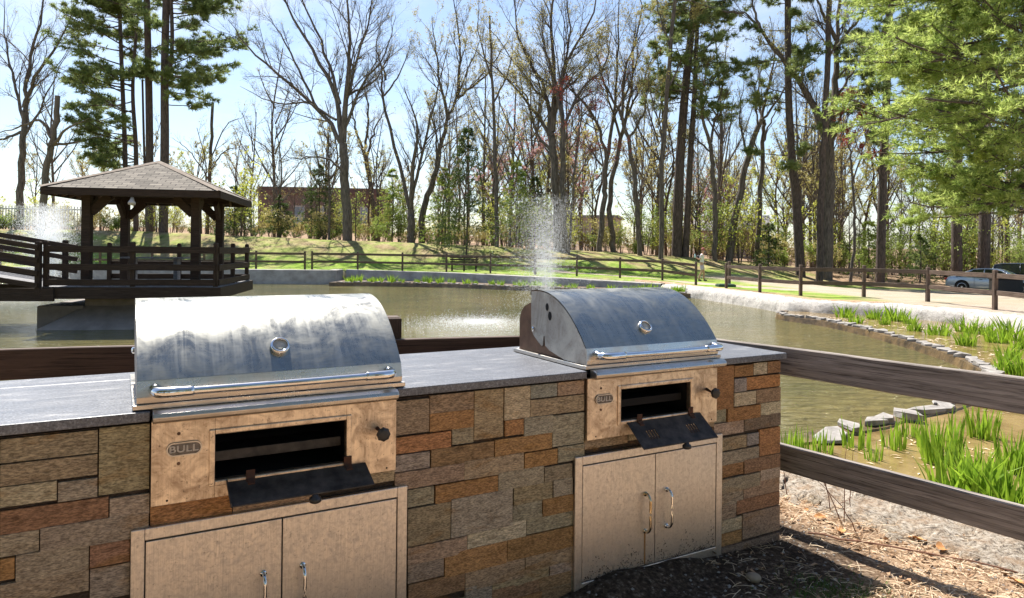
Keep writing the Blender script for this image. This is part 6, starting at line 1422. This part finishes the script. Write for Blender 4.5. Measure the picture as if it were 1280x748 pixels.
# ------------------------------------------------------------------ fountains
def fountain(px, Y, h, w, label, n, seed, foot, sp, sr):
    p = at(px, 330, Y); root = empty('fountain', (p[0], p[1], WZ), 0, label, 'fountain', 'pond fountains'); g = np.random.default_rng(seed)
    m = MB(); m.lathe([(0, 0), (.28, 0), (.30, .05), (.10, .09), (.05, .16), (0, .16)], 18); m.build('nozzle', M['black_plastic'], root)
    # droplets along ballistic arcs, denser on the way up
    v = h*g.uniform(.25, 1.0, n)**.7; ph = g.uniform(0, 1, n); a = g.uniform(0, 6.283, n); wr = w*np.abs(g.normal(0, .42, n))*(v/h)
    t = np.where(g.random(n) < .45, ph*.5, .5+ph*.5); z = v*4*t*(1-t); rad = wr*t*1.6+foot*.15*g.random(n); drift = w*.25*t*t; rad = rad+w*.10*np.abs(g.normal(size=n))*(z/h+.15)
    P = np.stack([rad*np.cos(a)-drift, rad*np.sin(a), z+.1], 1); s = g.uniform(.0025, .0085, n)*(Y/22)
    st = np.stack([g.normal(0, .2, n), g.normal(0, .2, n), np.ones(n)*1.6], 1)*s[:, None]
    A = unit(g.normal(size=(n, 3)))*s[:, None]; B = unit(np.cross(A, st))*s[:, None]
    V = np.stack([P+A, P-A*.5+B, P-A*.5-B, P+st*1.8], 1).reshape(-1, 3); f = np.array([(0, 1, 2), (0, 3, 1), (1, 3, 2), (2, 3, 0)]); F = (f[None]+(np.arange(n)*4)[:, None, None]).reshape(-1, 3)
    o = link('spray', rawmesh('spray', V, F), M['spray'], root)
    # splashes on the water where the drops land
    k = int(n*.22); a = g.uniform(0, 6.283, k); rr = sr*np.abs(g.normal(0, .55, k)); P = np.stack([rr*np.cos(a)*1.2+sp[0], rr*np.sin(a)*1.3+sp[1], g.random(k)**3*.06+.004], 1); s = g.uniform(.004, .017, k)[:, None]
    V = np.stack([P+[1, 0, 0]*s, P+[-.5, .8, 0]*s, P+[-.5, -.8, 0]*s, P+[0, 0, 1.2]*s], 1).reshape(-1, 3); F = (f[None]+(np.arange(k)*4)[:, None, None]).reshape(-1, 3)
    link('splashes', rawmesh('splashes', V, F), M['spray'], root)
fountain(686, 19.5, 3.45, 1.7, 'tall misty fountain rising from the pond left of the smaller grill', 40000, 1, .2, (-1.9, -.6), 1.7)
fountain(62, 29, 3.6, 1.7, 'wide white fountain at the left edge behind the ramp bridge', 90000, 2, 1.0, (0, 0), 2.6)

# ------------------------------------------------------------------ camera, sun, sky
cam = bpy.data.cameras.new('camera'); co = bpy.data.objects.new('camera', cam); COL.objects.link(co)
cam.sensor_width = 36; cam.lens = F_PX/1280*36; cam.shift_y = (CY-374)/1280; cam.clip_end = 2000; cam.clip_start = .05
co.matrix_world = Matrix(((_c, -_s, 0, 0), (0, 0, -1, 0), (_s, _c, 0, CAMH), (0, 0, 0, 1)))
scene.camera = co
EL, AZ = R_(58), R_(-29.4+2)       # azimuth measured from +Y towards +X
sd_ = Vector((math.sin(AZ)*math.cos(EL), math.cos(AZ)*math.cos(EL), math.sin(EL)))
sl = bpy.data.lights.new('sun', 'SUN'); so = bpy.data.objects.new('sun', sl); COL.objects.link(so); sl.energy = 5; sl.angle = R_(.53); sl.color = (1, .95, .87)
so.rotation_euler = sd_.to_track_quat('Z', 'Y').to_euler(); so.location = (0, 0, 30)
w = bpy.data.worlds.new('World'); scene.world = w; w.use_nodes = True; nt = w.node_tree; bg = nt.nodes['Background']
sky = nt.nodes.new('ShaderNodeTexSky'); sky.sky_type = 'NISHITA'; sky.sun_disc = False; sky.sun_elevation = EL; sky.sun_rotation = AZ; sky.air_density = 1.0; sky.dust_density = .8; sky.ozone_density = 1.5
tc = nt.nodes.new('ShaderNodeTexCoord'); mp = nt.nodes.new('ShaderNodeMapping'); mp.inputs['Scale'].default_value = (1, 1, 3.2); nt.links.new(tc.outputs['Generated'], mp.inputs[0])
cl = noi(nt, mp.outputs[0], 2.6, 8, .62, .5); cf = ramp(nt, cl, [(.48, (0, 0, 0)), (.74, (.7, .7, .7))])
sx = N(nt, 'ShaderNodeSeparateXYZ'); nt.links.new(tc.outputs['Generated'], sx.inputs[0]); hi = ramp(nt, sx.outputs[2], [(.34, (1, 1, 1)), (.58, (0, 0, 0))]); cf = mix(nt, cf, hi, 1.0, 'MULTIPLY')
cc = mix(nt, sky.outputs[0], (6.0, 6.3, 6.8), cf); nt.links.new(cc, bg.inputs[0]); bg.inputs[1].default_value = .086
vs = scene.view_settings; vs.view_transform = 'Standard'; vs.look = 'None'; vs.gamma = 1; vs.use_curve_mapping = False; vs.exposure = 1.1
cy = scene.cycles; cy.use_denoising = True; cy.max_bounces = 8; cy.transparent_max_bounces = 16; cy.caustics_reflective = False; cy.caustics_refractive = False; cy.sample_clamp_indirect = 6
